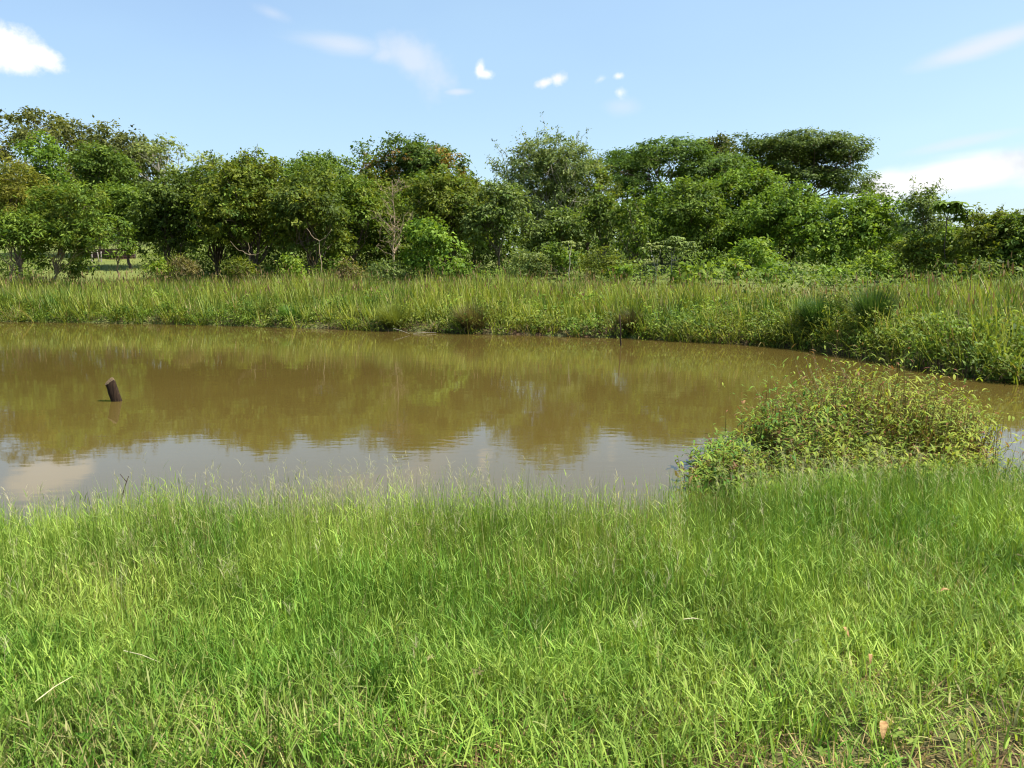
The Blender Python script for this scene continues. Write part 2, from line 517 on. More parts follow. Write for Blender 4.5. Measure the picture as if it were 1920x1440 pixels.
wq = np.stack([wi[:-1, :-1], wi[:-1, 1:], wi[1:, 1:], wi[1:, :-1]], -1).reshape(-1, 4)
water = obj('water', mesh_np('water', np.stack([XX, YY, XX * 0], -1), wq, None, M['water']))
tag(water, 'muddy brown pond water mirroring trees and sky', kind='structure')

# ------------------------------------------------------------------ trees
def lerp(a, b, t): return a + (b - a) * t
PAL = {   # dark leaf, light leaf (base colours)
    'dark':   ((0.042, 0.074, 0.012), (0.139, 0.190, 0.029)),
    'mid':    ((0.056, 0.108, 0.013), (0.176, 0.252, 0.031)),
    'bright': ((0.065, 0.132, 0.015), (0.200, 0.300, 0.033)),
    'mango':  ((0.042, 0.085, 0.013), (0.137, 0.199, 0.026)),
    'olive':  ((0.072, 0.103, 0.013), (0.197, 0.230, 0.027)),
    'brown':  ((0.064, 0.081, 0.020), (0.157, 0.168, 0.039)),
    'grey':   ((0.079, 0.123, 0.033), (0.203, 0.263, 0.073)),
    'pale':   ((0.110, 0.151, 0.041), (0.278, 0.325, 0.108)),
    'yellow': ((0.120, 0.135, 0.018), (0.270, 0.265, 0.045)),
    'saman':  ((0.039, 0.083, 0.012), (0.116, 0.185, 0.024)),
    'samdk':  ((0.044, 0.080, 0.015), (0.130, 0.180, 0.032)),
    'lime':   ((0.095, 0.170, 0.016), (0.240, 0.320, 0.038)),
    'flush':  ((0.150, 0.090, 0.020), (0.290, 0.190, 0.040)),
    'tan':    ((0.130, 0.120, 0.040), (0.260, 0.235, 0.090)),
    'rust':   ((0.110, 0.095, 0.035), (0.220, 0.190, 0.075)),
}

def pal_colours(name, rng, clump_t, n_per):
    c0, c1 = (np.array(c) for c in PAL[name])
    t = np.clip(np.repeat(clump_t, n_per) + rng.normal(0, 0.16, len(clump_t) * n_per), 0, 1)
    c = lerp(c0, c1, t[:, None])
    return c * rng.uniform(0.82, 1.18, (len(c), 1))

def foliage(patch, clumps, size, centre, rng, pal, per, L, W, flat=0.65, up=0.55, outw=0.5, droop=0.25, jit=0.55, pal_mask=None, pal2=None):
    """leaves gathered into clumps"""
    n = len(clumps)
    size = np.broadcast_to(size, (n,))
    off = rng.normal(0, 1, (n, per, 3)) * 0.55
    off *= size[:, None, None]; off[..., 2] *= flat
    pos = (clumps[:, None, :] + off).reshape(-1, 3)
    outd = norm(np.repeat(clumps, per, 0) - centre + off.reshape(-1, 3) * 1.2)
    nrm = norm(outd * outw + np.array([0, 0, up]) + rng.normal(0, jit, pos.shape))
    ax = rng.normal(0, 1, pos.shape) + outd * 0.7; ax[:, 2] -= droop * 2
    ax = ax - nrm * np.sum(ax * nrm, -1, keepdims=True)
    ct = rng.uniform(0.05, 0.95, n)
    col = pal_colours(pal, rng, ct, per)
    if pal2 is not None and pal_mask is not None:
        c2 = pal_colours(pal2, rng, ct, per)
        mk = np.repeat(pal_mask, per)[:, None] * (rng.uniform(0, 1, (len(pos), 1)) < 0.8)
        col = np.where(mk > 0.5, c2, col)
    s = rng.uniform(0.5, 1.45, len(pos))
    patch.leaves(pos, ax, nrm, L * s, W * s, col)

def crown_lobes(c, r, rng, n, kind):
    c, r = np.asarray(c), np.asarray(r)
    if kind == 'umbrella':
        out = []
        for i in range(n):
            a = rng.uniform(0, 2 * np.pi); q = math.sqrt(rng.uniform(0.02, 1.0)) * 0.8
            top = math.sqrt(max(0.0, 1 - 0.8 * q * q))
            lev = top * rng.uniform(0, 1) ** 0.35 * rng.uniform(0.9, 1.0)
            p = c + np.array([math.cos(a) * q * r[0], math.sin(a) * q * r[1], (lev * 1.85 - 0.92) * r[2]])
            s = rng.uniform(0.24, 0.40)
            out.append((p, np.array([s * r[0], s * r[1], rng.uniform(0.14, 0.26) * r[2]])))
        return out
    out = []
    m = min(r[0], r[2])
    for i in range(n):
        d = norm(rng.normal(0, 1, 3)); 
        if kind != 'column' and d[2] < -0.78: d[2] = -d[2]
        q = rng.uniform(0.48, 0.76)
        s = rng.uniform(0.34, 0.54) * m
        out.append((c + d * r * q, np.array([s * rng.uniform(0.95, 1.35), s * rng.uniform(0.95, 1.3), s * rng.uniform(0.75, 1.0)])))
    out.append((c + np.array([0, 0, r[2] * 0.55]), np.array([0.48 * r[0], 0.48 * r[1], 0.45 * r[2]])))
    out.append((c, r * 0.55))
    return out

LEAF_SCALE = 1.1
LAI = 0.46
def tree(name, label, pal, cx, top, w, bot, Y, seed, kind='round', lobes=None, dens=1.0, L=0.24, W=0.12, bx=None, trunk_r=None, mat='bark',
         per=26, csize=None, group='trees beyond the reeds', cat='tree', extra=None, flush=0.0, flat=0.65, up=0.55, droop=0.25, gap=0.0, stems=1, wood=1.0,
         jit=0.55, rim=0.0, crown_name='crown', trunk_name='trunk', pal2=None):
    rng = np.random.default_rng(seed)
    if cat == 'tree' and kind == 'round' and name not in ('sapling', 'acacia_tree', 'grey_green_tree') and Y < 75: bot += 16
    T, B = P(cx, top, Y), P(cx, bot, Y)
    if cat == 'tree' and kind == 'round' and not 100 < cx < 350: w *= 1.16
    rx = w / 2 / 1440.0 * Y
    rz = (T[2] - B[2]) / 2
    c = np.array([T[0], Y, (T[2] + B[2]) / 2])
    r = np.array([rx, rx * 0.85, rz])
    bX = P(bx, bot, Y)[0] if bx is not None else c[0] + rng.uniform(-0.2, 0.2) * rx
    base = np.array([bX, Y, float(ground_z(bX, Y)) - 0.08])
    t = thing(name, label, cat, base, group)
    n_l = lobes or int(np.clip(6 + rx * 2.2, 6, 20))
    LB = crown_lobes(c, r, rng, n_l, kind)
    if extra:
        for (ex, ey, ew, eh, *_) in extra:
            p = P(ex, ey, Y - rx * 0.15)
            LB.append((p, np.array([ew / 2 / 1440 * Y, ew / 2 / 1440 * Y * 0.9, eh / 2 / 1440 * Y])))
    # wood
    tb = Tubes()
    tr = trunk_r or 0.028 * (T[2] - base[2]) * 0.75
    fork_z = base[2] + max(0.25 * (c[2] - base[2]), (B[2] - base[2]) * 0.9)
    for s in range(stems):
        b0 = base + (np.array([rng.uniform(-0.5, 0.5) * stems * 0.4, rng.uniform(-0.3, 0.3), 0]) if stems > 1 else 0)
        fk = np.array([lerp(b0[0], c[0], 0.45), Y, fork_z])
        tb.add(bend(b0, fk, rng, 6, 0.035), np.linspace(tr, tr * 0.72, 6) / math.sqrt(stems), 8, cap=False)
        mine = LB[s::stems]
        for (p, q) in mine:
            end = p + np.array([0, 0, -0.1 * q[2]])
            path = bend(fk, end, rng, 6, 0.07, 0.05 if kind != 'umbrella' else 0.10)
            tb.add(path, np.linspace(tr * 0.30, tr * 0.09, 6) / math.sqrt(stems), 6)
            for k in range(int(4 * wood)):
                d = norm(rng.normal(0, 1, 3) + np.array([0, 0, 0.35]))
                st = path[rng.integers(3, 6)]
                tb.add(bend(st, p + d * q * rng.uniform(0.75, 1.05), rng, 4, 0.08), np.linspace(tr * 0.08, tr * 0.025, 4), 4)
    shoots = []
    if rim > 0:           # leafy shoots that break the outline
        for (p, q) in LB:
            for k in range(5):
                d = norm(rng.normal(0, 1, 3) * np.array([1, 1, 0.5]) + np.array([0, 0, 0.8]))
                s0 = p + d * q * 0.8
                s1 = p + d * q + (d + np.array([0, 0, 0.7])) * rng.uniform(0.25, 0.8) * rim
                pth = bend(s0, s1, rng, 5, 0.05)
                tb.add(pth, np.linspace(0.018, 0.006, 5), 4)
                shoots.append(pth[1:])
    obj(trunk_name, tb.mesh(trunk_name, M[mat], base), t)
    # leaves
    pt = Patch()
    if shoots:
        foliage(pt, np.concatenate(shoots), 0.17, c, rng, pal, 7, L * 0.8, W * 0.8, 1.0, 0.5, 0.5, 0.2, 0.7)
    Lm, Wm = L * LEAF_SCALE, W * LEAF_SCALE
    cs = csize or (0.42 * Y / 60)
    for i, (p, q) in enumerate(LB):
        area = 4 * np.pi * ((q[0] * q[1]) ** 1.6 / 3 + (q[0] * q[2]) ** 1.6 / 3 + (q[1] * q[2]) ** 1.6 / 3) ** (1 / 1.6)
        nc = max(3, int(area * dens * LAI / (per * 0.5 * Lm * Wm)))
        d = norm(rng.normal(0, 1, (nc, 3)))
        low = d[:, 2] < -0.25
        d[low, 2] *= rng.choice([-1, 1], low.sum(), p=[0.55, 0.45])
        rad = rng.uniform(0.72, 1.06, (nc, 1)); inner = rng.uniform(0, 1, (nc, 1)) < 0.14
        rad = np.where(inner, rng.uniform(0.25, 0.7, (nc, 1)), rad)
        cl = p + d * q * rad
        if gap > 0:
            keep = vnoise(cl[:, 0] + cl[:, 1] * 0.7, cl[:, 2], seed % 13, 1.1 * 60 / Y) > gap
            cl = cl[keep]
        if len(cl) == 0: continue
        msk = None; p2 = None
        if pal2:
            msk = (rng.uniform(0, 1, len(cl)) < 0.30).astype(float); p2 = pal2
        if flush > 0:
            v = vnoise(cl[:, 0] * 1.0 + cl[:, 1], cl[:, 2], 5 + seed % 7, 0.42 * 70 / Y)
            msk = ((v > 1 - flush) & (cl[:, 2] > c[2] - 0.1 * rz)).astype(float); p2 = 'flush'
            if extra:
                for (ex, ey, ew, eh, *fl) in extra:
                    if fl and fl[0] == 'flush' and np.allclose(p, P(ex, ey, Y - rx * 0.15)): msk[:] = (rng.uniform(0, 1, len(cl)) < 0.5)
        foliage(pt, cl, cs * rng.uniform(0.7, 1.3, len(cl)), lerp(p, c, 0.35), rng, pal, per, Lm, Wm, flat, up, 0.5, droop, jit, msk, p2)
    me = pt.mesh(crown_name, M['leaf'], base)
    obj(crown_name, me, t)
    TRI['n'] += len(me.polygons) * 2
    return t

# far row: behind everything
tree('spreading_tree', 'tall olive-brown spreading tree with open limbs, highest crown at the upper left', 'brown', 62, 192, 330, 420, 104, 11, 'umbrella', lobes=24, L=0.42, W=0.24, dens=0.75, per=22, gap=0.30, flat=0.6, wood=1.5)
tree('spreading_tree', 'olive-brown tree sloping down behind the orange-tipped green domes', 'brown', 205, 245, 210, 420, 98, 12, lobes=14, L=0.40, W=0.22, dens=0.8, gap=0.12)
tree('pale_open_tree', 'pale grey-green open tree with sky showing between its limbs', 'pale', 312, 256, 190, 390, 94, 13, 'umbrella', lobes=13, L=0.36, W=0.18, dens=0.6, gap=0.33, wood=2, mat='pale_bark', per=18)
tree('dome_tree', 'round bright green dome in front of the tall olive-brown tree', 'bright', 88, 248, 105, 440, 82, 14, lobes=9, L=0.30, W=0.15, trunk_r=0.25)
tree('dome_tree', 'green dome tree with orange new leaves on its crown, left of the pale open tree', 'mango', 172, 262, 140, 460, 80, 15, lobes=11, L=0.30, W=0.15, flush=0.22, trunk_r=0.3)
tree('rain_tree', 'layered green umbrella tree with broad flat crown, left of the darkest one', 'saman', 1250, 248, 310, 400, 88, 16, 'umbrella', lobes=34, L=0.30, W=0.16, dens=1.0, per=34, csize=0.75, flat=0.35, up=1.1, jit=0.35, wood=1.4)
tree('dark_crowned_tree', 'brownish dark crown peeping out between the two umbrella trees', 'brown', 1345, 258, 110, 370, 99, 17, lobes=8, L=0.36, W=0.20)
tree('rain_tree', 'darkest umbrella tree with flat top and ragged right edge against the sky', 'samdk', 1510, 240, 275, 400, 92, 18, 'umbrella', lobes=34, L=0.30, W=0.16, dens=1.0, per=34, csize=0.75, flat=0.4, up=1.0, jit=0.4, wood=1.6,
     extra=[(1600, 350, 80, 26), (1400, 275, 70, 44), (1600, 300, 60, 34), (1500, 268, 150, 40), (1560, 280, 110, 44), (1450, 300, 120, 36)])
tree('mango_tree', 'tall domed tree with orange new leaves, highest crown in the middle', 'mango', 765, 249, 185, 430, 72, 19, lobes=13, L=0.27, W=0.13, flush=0.12, trunk_r=0.35,
     extra=[(692, 300, 70, 60), (790, 305, 70, 40, 'flush'), (850, 312, 50, 60, 'flush'), (745, 290, 40, 30, 'flush')])
tree('broad_tree', 'mid green tree topping the row between the dark oaks and the orange-tipped dome', 'mid', 600, 290, 200, 440, 68, 20, lobes=12, rim=0.5)
tree('broad_tree', 'shaded green tree below the orange-tipped dome at the left', 'mid', 225, 345, 150, 480, 70, 21, lobes=10)
tree('feathery_tree', 'yellow-tan feathery tree at the left edge', 'yellow', 22, 300, 125, 485, 60, 22, lobes=10, L=0.30, W=0.06, jit=0.8, pal2='olive', rim=0.4)
tree('broad_tree', 'yellow-green tree right of the tall wispy one', 'olive', 1100, 312, 130, 440, 67, 23, lobes=9, rim=0.4, pal2='mid')
# middle row
tree('acacia_tree', 'feathery green tree leaning over a slim trunk near the left edge', 'mid', 135, 345, 175, 512, 52, 31, lobes=11, L=0.28, W=0.08, bx=70, jit=0.7, trunk_r=0.11, wood=1.5, gap=0.12, pal2='olive', mat='dry_wood')
tree('acacia_tree', 'low green tree with several thin stems in the left corner of the tree line', 'mid', 22, 400, 130, 512, 50, 32, lobes=8, L=0.26, W=0.09, stems=4, trunk_r=0.12, gap=0.1, mat='dry_wood')
tree('sapling', 'small sapling with bare straight trunk standing in the open meadow gap', 'mid', 218, 400, 66, 492, 55, 33, lobes=6, L=0.24, W=0.12, trunk_r=0.085, bx=217, mat='dry_wood')
tree('dark_tree', 'dark olive tree shading the right side of the meadow gap', 'dark', 318, 325, 160, 505, 59, 34, lobes=12, rim=0.3)
tree('dark_tree', 'dark tree with a thick trunk, second in the dark group right of the meadow gap', 'dark', 400, 300, 150, 492, 61, 35, lobes=12, rim=0.5, pal2='mid', trunk_r=0.26)
tree('dark_tree', 'dense green-topped tree with dark underside, tallest of the dark group', 'olive', 478, 284, 180, 488, 58, 36, lobes=14, rim=0.6, pal2='mid', trunk_r=0.24)
tree('dark_tree', 'dark olive tree with low hanging crown behind the pale forked stem', 'dark', 575, 322, 170, 498, 57, 37, lobes=12, pal2='olive', trunk_r=0.22)
tree('broad_tree', 'green tree between the dark group and the bare tan tree', 'mid', 655, 325, 140, 498, 62, 38, lobes=10, pal2='olive')
tree('olive_tree', 'large olive-green rounded tree below the orange-tipped dome', 'olive', 838, 325, 165, 498, 60, 39, lobes=13, L=0.24, W=0.10, pal2='mid', trunk_r=0.2)
tree('grey_green_tree', 'grey-green tree with slim dark trunk right of the olive rounded tree', 'grey', 935, 335, 115, 480, 57, 40, lobes=9, trunk_r=0.10, bx=935, rim=0.4, pal2='mid')
tree('wispy_tree', 'tall wispy pale tree with thin upright shoots against the sky', 'grey', 1020, 262, 215, 450, 64, 41, lobes=13, L=0.22, W=0.09, dens=0.75, gap=0.22, rim=1.1, wood=2.0, mat='pale_bark', csize=0.36, pal2='pale')
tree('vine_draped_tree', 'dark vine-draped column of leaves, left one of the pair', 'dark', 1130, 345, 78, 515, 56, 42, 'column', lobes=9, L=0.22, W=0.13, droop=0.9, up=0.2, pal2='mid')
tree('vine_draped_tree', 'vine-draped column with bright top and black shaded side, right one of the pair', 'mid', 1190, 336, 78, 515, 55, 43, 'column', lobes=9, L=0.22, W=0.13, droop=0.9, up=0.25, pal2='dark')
tree('broad_tree', 'mid green tree with deep shade right of the vine-draped pair', 'mid', 1295, 335, 150, 505, 58, 94, lobes=12, pal2='dark', rim=0.3)
tree('broad_tree', 'bright green tree filling the middle below the umbrella trees', 'bright', 1390, 318, 170, 495, 62, 45, lobes=13, pal2='olive', rim=0.4)
tree('broad_tree', 'green tree in front of the darkest umbrella tree', 'bright', 1480, 345, 150, 505, 57, 46, lobes=12, pal2='mid', rim=0.4)
tree('broad_tree', 'bright leafy tree under the ragged edge of the darkest umbrella tree', 'bright', 1568, 372, 140, 515, 54, 47, lobes=11, pal2='lime', L=0.26, W=0.13)
tree('broad_tree', 'bright green pointed tree right of the umbrella trees', 'bright', 1645, 360, 115, 515, 55, 48, lobes=10, rim=0.5)
tree('feathery_tree', 'feather-topped tree with loose top shoots before the white cloud', 'grey', 1735, 352, 95, 500, 51, 49, lobes=8, L=0.26, W=0.09, rim=1.0, gap=0.1, pal2='mid', trunk_r=0.1, wood=2)
tree('low_tree', 'olive low tree with thin trunk left of the drooping star-leaved tree', 'olive', 1730, 440, 130, 530, 45, 50, lobes=9, L=0.22, W=0.09, pal2='mid', trunk_r=0.07)
tree('low_tree', 'dark green low tree under the drooping star-leaved tree', 'mid', 1800, 425, 100, 530, 46, 51, lobes=8, pal2='dark')
tree('low_tree', 'dense tree at the right end of the row', 'olive', 1872, 392, 130, 535, 43, 52, lobes=11, pal2='mid', rim=0.4, L=0.22, W=0.10)
tree('low_tree', 'dark leafy tree cut by the right edge of the view', 'mid', 1950, 388, 130, 540, 41, 53, lobes=11, pal2='dark', L=0.22, W=0.11)
tree('low_tree', 'broad pale green tree hiding the foot of the umbrella trees behind', 'mid', 1340, 400, 200, 505, 68, 54, lobes=10, pal2='dark')
tree('low_tree', 'shaded understory tree between the wispy tree and the vine-draped pair', 'grey', 1050, 390, 150, 510, 60, 55, lobes=10, pal2='mid')
tree('broad_tree', 'deep green tree standing behind the bare tan tree', 'mid', 735, 360, 120, 500, 66, 56, lobes=9, pal2='dark')
for (lab, pal, cx, top, w, bot, Y, sd, p2) in [
    ('mid green crown wedged between the thick-trunked dark tree and the tallest of the dark group', 'mid', 440, 312, 110, 480, 65, 57, 'olive'),
    ('green crown filling the dip between the tallest dark tree and the next one right', 'mid', 528, 306, 110, 480, 66, 58, 'dark'),
    ('olive crown filling the dip left of the orange-tipped middle dome', 'olive', 690, 322, 110, 480, 67, 59, 'mid'),
    ('narrow green crown between the olive rounded tree and the grey-green tree', 'mid', 890, 352, 90, 490, 64, 60, 'grey'),
    ('light green crown between the vine-draped pair and the next tree right', 'bright', 1242, 345, 100, 490, 63, 86, 'mid'),
    ('olive crown joining the bright green tree to the one in front of the flat-topped tree', 'olive', 1435, 338, 110, 490, 65, 87, 'bright')]:
    tree('infill_tree', lab, pal, cx, top, w, bot, Y, sd, lobes=8, pal2=p2, rim=0.4)
# front row: vine mounds and shrubs
SH = dict(group='shrubs along the back of the reeds', cat='shrub', trunk_name='stems', crown_name='foliage', stems=3, wood=0.6)
tree('vine_mound', 'bright green vine mound as tall as a small tree', 'bright', 803, 414, 105, 528, 49, 61, lobes=10, L=0.20, W=0.14, droop=0.5, trunk_r=0.08, **SH)
tree('shrub', 'bright green low shrub at the right foot of the vine mound', 'bright', 862, 482, 66, 535, 46.5, 62, lobes=6, L=0.18, W=0.12, trunk_r=0.05, **SH)
tree('shrub', 'reddish-brown grassy shrub at the right of the meadow gap', 'rust', 340, 486, 76, 532, 51, 63, lobes=6, L=0.34, W=0.05, up=0.1, droop=-0.5, trunk_r=0.04, pal2='olive', **SH)
tree('shrub', 'small yellow-green shrub beside the reddish-brown grassy shrub', 'lime', 302, 492, 36, 525, 52, 64, lobes=4, L=0.2, W=0.11, trunk_r=0.04, **SH)
tree('shrub', 'brown-green grassy shrub below the thick trunked dark tree', 'olive', 440, 490, 90, 535, 49, 65, lobes=6, L=0.34, W=0.05, up=0.1, droop=-0.5, trunk_r=0.04, pal2='rust', **SH)
tree('shrub', 'bright yellow-green shrub in a sunlit gap under the dark group', 'lime', 548, 478, 60, 530, 52, 66, lobes=6, L=0.2, W=0.11, trunk_r=0.05, **SH)
tree('shrub', 'dry brown twiggy shrub right of the pale forked stem', 'rust', 655, 488, 80, 535, 50, 67, lobes=6, L=0.16, W=0.08, gap=0.2, trunk_r=0.05, mat='dry_wood', pal2='olive', **SH)
tree('shrub', 'grey-green sprawling shrub left of the vine mound', 'grey', 722, 492, 95, 540, 48, 68, lobes=7, L=0.18, W=0.08, trunk_r=0.05, **SH)
tree('shrub', 'pale grey-green bushy shrub below the grey-green tree', 'grey', 985, 468, 110, 535, 50, 69, lobes=8, L=0.18, W=0.07, trunk_r=0.06, pal2='pale', **SH)
tree('shrub', 'dark green round shrub under the shaded understory tree', 'mid', 1045, 455, 85, 535, 51, 70, lobes=7, L=0.2, W=0.14, trunk_r=0.06, pal2='dark', **SH)
tree('shrub', 'olive shrub below the left vine-draped column', 'olive', 1130, 462, 100, 540, 48, 71, lobes=7, L=0.18, W=0.08, trunk_r=0.05, pal2='grey', **SH)
tree('shrub', 'low light green shrub at the reed tops under the left vine-draped column', 'bright', 1165, 502, 60, 540, 46, 72, lobes=5, L=0.22, W=0.10, trunk_r=0.04, **SH)
tree('shrub', 'broad-leaved yellow-green shrub right of the star-leaved saplings', 'lime', 1300, 494, 110, 540, 44, 73, lobes=7, L=0.32, W=0.17, per=10, trunk_r=0.04, pal2='bright', **SH)
tree('shrub', 'yellow-leaved low shrub in front of the umbrella-shaped cassava bush', 'lime', 1375, 490, 55, 530, 44, 74, lobes=5, L=0.28, W=0.15, per=12, trunk_r=0.04, **SH)
tree('cassava_bush', 'rounded fresh green bush with spread fingers of leaves', 'bright', 1410, 446, 105, 520, 47, 75, lobes=8, L=0.28, W=0.09, droop=0.6, per=14, trunk_r=0.06, mat='pale_bark', pal2='lime', **SH)
tree('shrub', 'fresh green shrub at the right foot of the cassava bush', 'bright', 1450, 492, 90, 540, 44, 76, lobes=6, L=0.24, W=0.12, per=14, trunk_r=0.04, **SH)
tree('shrub', 'bright broad-leaved shrub under the bright leafy tree', 'bright', 1562, 498, 70, 542, 42, 77, lobes=5, L=0.26, W=0.14, per=12, trunk_r=0.04, **SH)
tree('shrub', 'yellowish shrub right of the bright broad-leaved shrub', 'lime', 1640, 470, 80, 540, 44, 78, lobes=6, L=0.22, W=0.10, trunk_r=0.04, pal2='mid', **SH)
tree('shrub', 'green shrub among the stems in the left corner', 'mid', 150, 478, 60, 530, 54, 79, lobes=5, L=0.2, W=0.1, trunk_r=0.04, **SH)
tree('shrub', 'grey-green shrub at the foot of the low trees on the right', 'grey', 1850, 490, 110, 548, 38, 80, lobes=7, L=0.2, W=0.07, trunk_r=0.04, pal2='olive', **SH)

# bare tan tree
def bare_tree(name, label, base_px, Y, top_px, spread_px, seed, mat, group, n1=14, r0=0.09, leafy=None, cat='tree'):
    rng = np.random.default_rng(seed)
    T = P(top_px[0], top_px[1], Y)
    bX = P(base_px, 500, Y)[0]
    base = np.array([bX, Y, float(ground_z(bX, Y)) - 0.05])
    t = thing(name, label, cat, base, group)
    tb = Tubes()
    main = bend(base, T, rng, 9, 0.02)
    tb.add(main, np.linspace(r0, 0.015, 9), 7)
    tips = []
    sp = spread_px / 2 / 1440 * Y
    for i in range(n1):
        f = rng.uniform(0.28, 0.95)
        st = main[0] + (main[-1] - main[0]) * f
        a = rng.uniform(0, 2 * np.pi)
        e = st + np.array([math.cos(a), math.sin(a), rng.uniform(0.5, 1.2)]) * sp * rng.uniform(0.5, 1.0) * (1.2 - 0.6 * f)
        br = bend(st, e, rng, 5, 0.08)
        tb.add(br, np.linspace(r0 * 0.4 * (1.1 - f * 0.7), 0.008, 5), 5)
        for k in range(5):
            s2 = br[rng.integers(2, 5)]
            e2 = s2 + norm(rng.normal(0, 1, 3) + np.array([0, 0, 0.6])) * sp * rng.uniform(0.2, 0.5)
            tb.add(bend(s2, e2, rng, 4, 0.1), np.linspace(0.012, 0.005, 4), 4)
            tips.append(e2)
    obj('trunk', tb.mesh('trunk', M[mat], base), t)
    if leafy:
        pt = Patch()
        foliage(pt, np.array(tips)[::2], 0.3, T, rng, leafy, 7, 0.2, 0.06, jit=0.9)
        obj('crown', pt.mesh('crown', M['leaf'], base), t)
    return t

bare_tree('dry_tree', 'bare tan dry tree with fine upright twigs', 740, 54, (735, 338), 85, 91, 'dry_wood', 'trees beyond the reeds', n1=30, leafy='olive')

# pale forked saplings
def forked(name, label, px, Y, base_y, fork_y, tips, seed, mat='pale_bark', r=0.027, star=None, leafL=0.45, pal='bright', group='pale-stemmed saplings behind the reeds'):
    rng = np.random.default_rng(seed)
    b = P(px, base_y, Y)
    bz = float(ground_z(b[0], Y)) - 0.05
    base = np.array([b[0], Y, min(bz, b[2])])
    t = thing(name, label, 'sapling', base, group)
    tb = Tubes()
    fk = P(px + rng.uniform(-3, 3), fork_y, Y)
    tb.add(bend(base, fk, rng, 6, 0.02), np.linspace(r, r * 0.75, 6), 7, cap=False)
    ends = []
    for (tx, ty) in tips:
        e = P(tx, ty, Y + rng.uniform(-0.5, 0.5))
        p = bend(fk, e, rng, 6, 0.03); p[:, 2] -= 0.12 * np.linalg.norm(e - fk) * np.sin(np.linspace(0, np.pi, 6))
        tb.add(p, np.linspace(r * 0.7, r * 0.35, 6), 6)
        ends.append(e)
    obj('stem', tb.mesh('stem', M[mat], base), t)
    if star:
        pt = Patch()
        for e in ends:
            for k in range(star):                      # star-shaped leaves on stalks round the tip
                a = rng.uniform(0, 2 * np.pi); rr = rng.uniform(0.12, 0.55)
                c = e + np.array([math.cos(a) * rr, math.sin(a) * rr, rng.uniform(-0.05, 0.3)])
                nf = 8
                fa = np.linspace(0, 2 * np.pi, nf, endpoint=False) + rng.uniform(0, 1)
                el = np.full(nf, rng.uniform(-0.1, 0.45))
                c0, c1 = (np.array(q) for q in PAL[pal])
                cc = lerp(c0, c1, rng.uniform(0.4, 1.0)) * rng.uniform(0.85, 1.15, (nf, 1))
                LL = leafL * rng.uniform(0.4, 0.75)
                pt.blades(np.repeat(c[None], nf, 0), fa, el, np.full(nf, LL), np.full(nf, LL * 0.30), np.full(nf, rng.uniform(0.9, 1.7)), cc, 3, [0.25, 1.0, 0.75])
        obj('leaves', pt.mesh('leaves', M['leaf'], base), t)
    return t

forked('forked_sapling', 'bare pale stem forked like a wide Y before the dark group', 466, 50, 530, 478, [(432, 452), (465, 455), (500, 462)], 101, mat='dry_wood')
forked('forked_sapling', 'tall bare pale stem forking high up, right of the dark group', 601, 49.5, 535, 452, [(575, 428), (622, 430)], 102, r=0.034, mat='dry_wood')
forked('star_leaved_sapling', 'single straight pale stem topped by a tuft of star leaves', 1069, 45, 540, 480, [(1066, 456), (1072, 462)], 103, star=7, pal='pale')
forked('star_leaved_sapling', 'twin-stemmed pale sapling with small flat tufts of star leaves', 1228, 44.5, 540, 505, [(1220, 463), (1238, 468)], 104, star=8, pal='pale', leafL=0.42)
forked('star_leaved_sapling', 'leaning pale sapling with a full umbrella of star leaves', 1258, 44.8, 530, 490, [(1258, 458), (1268, 452), (1284, 462), (1290, 470), (1272, 472)], 105, star=16, pal='grey', leafL=0.55)
forked('star_leaved_tree', 'dark drooping star-leaved tree leaning out before the white cloud', 1772, 44, 530, 412, [(1792, 388), (1806, 398), (1780, 396), (1770, 386), (1800, 410)], 106, star=10, pal='mid', leafL=0.95, r=0.035, mat='bark', group='trees beyond the reeds')

# ------------------------------------------------------------------ far wood and undergrowth (masses nobody could count)
rng = np.random.default_rng(201)
pt = Patch()
n = 3400
fx = rng.uniform(-110, 110, n); fy = rng.uniform(118, 140, n)
gz = ground_z(fx, fy)
fz = gz + rng.uniform(0, 1, n) ** 1.1 * np.interp(fx, [-110, 25, 45, 110], [9.5, 9.5, 4.5, 4.0]) * (0.8 + 0.4 * vnoise(fx, fy * 0, 2, 0.08))
foliage(pt, np.stack([fx, fy, fz], -1), 1.5, np.array([0, 140, 0]), rng, 'dark', 10, 1.15, 0.8)
fw = obj('distant_wood', pt.mesh('distant_wood', M['leaf']))
tag(fw, 'far dark wood closing the gaps between the trees', 'wood', kind='stuff')

pt = Patch()
n = 3800
ux = rng.uniform(-48, 40, n); d = 15 + 24 * rng.uniform(0, 1, n) ** 1.1
uy = far_y(ux) + d
opening = (ux > -0.60 * uy) & (ux < -0.475 * uy) & (uy > 47)
k = ~opening
ux, uy = ux[k], uy[k]
uz = ground_z(ux, uy) + rng.uniform(0.05, 1.0, len(ux)) ** 1.2 * (0.3 + 2.0 * vnoise(ux, uy, 9, 0.22))
pm = (vnoise(ux, uy, 19, 0.3) > 0.5).astype(float)
foliage(pt, np.stack([ux, uy, uz], -1), 0.5, np.array([0, 70, -6]), rng, 'mid', 13, 0.24, 0.10, pal_mask=pm, pal2='dark')
n = 1900
uy = rng.uniform(64, 86, n); ux = rng.uniform(-0.455, 0.66, n) * uy
uz = ground_z(ux, uy) + rng.uniform(0.02, 1.0, n) * (2.2 + 2.6 * vnoise(ux, uy * 0.3, 29, 0.22))
foliage(pt, np.stack([ux, uy, uz], -1), 0.8, np.array([0, 90, -6]), rng, 'dark', 12, 0.40, 0.20)
ug = obj('undergrowth', pt.mesh('undergrowth', M['leaf']))
tag(ug, 'green undergrowth in the shade below the trees', 'undergrowth', kind='stuff')

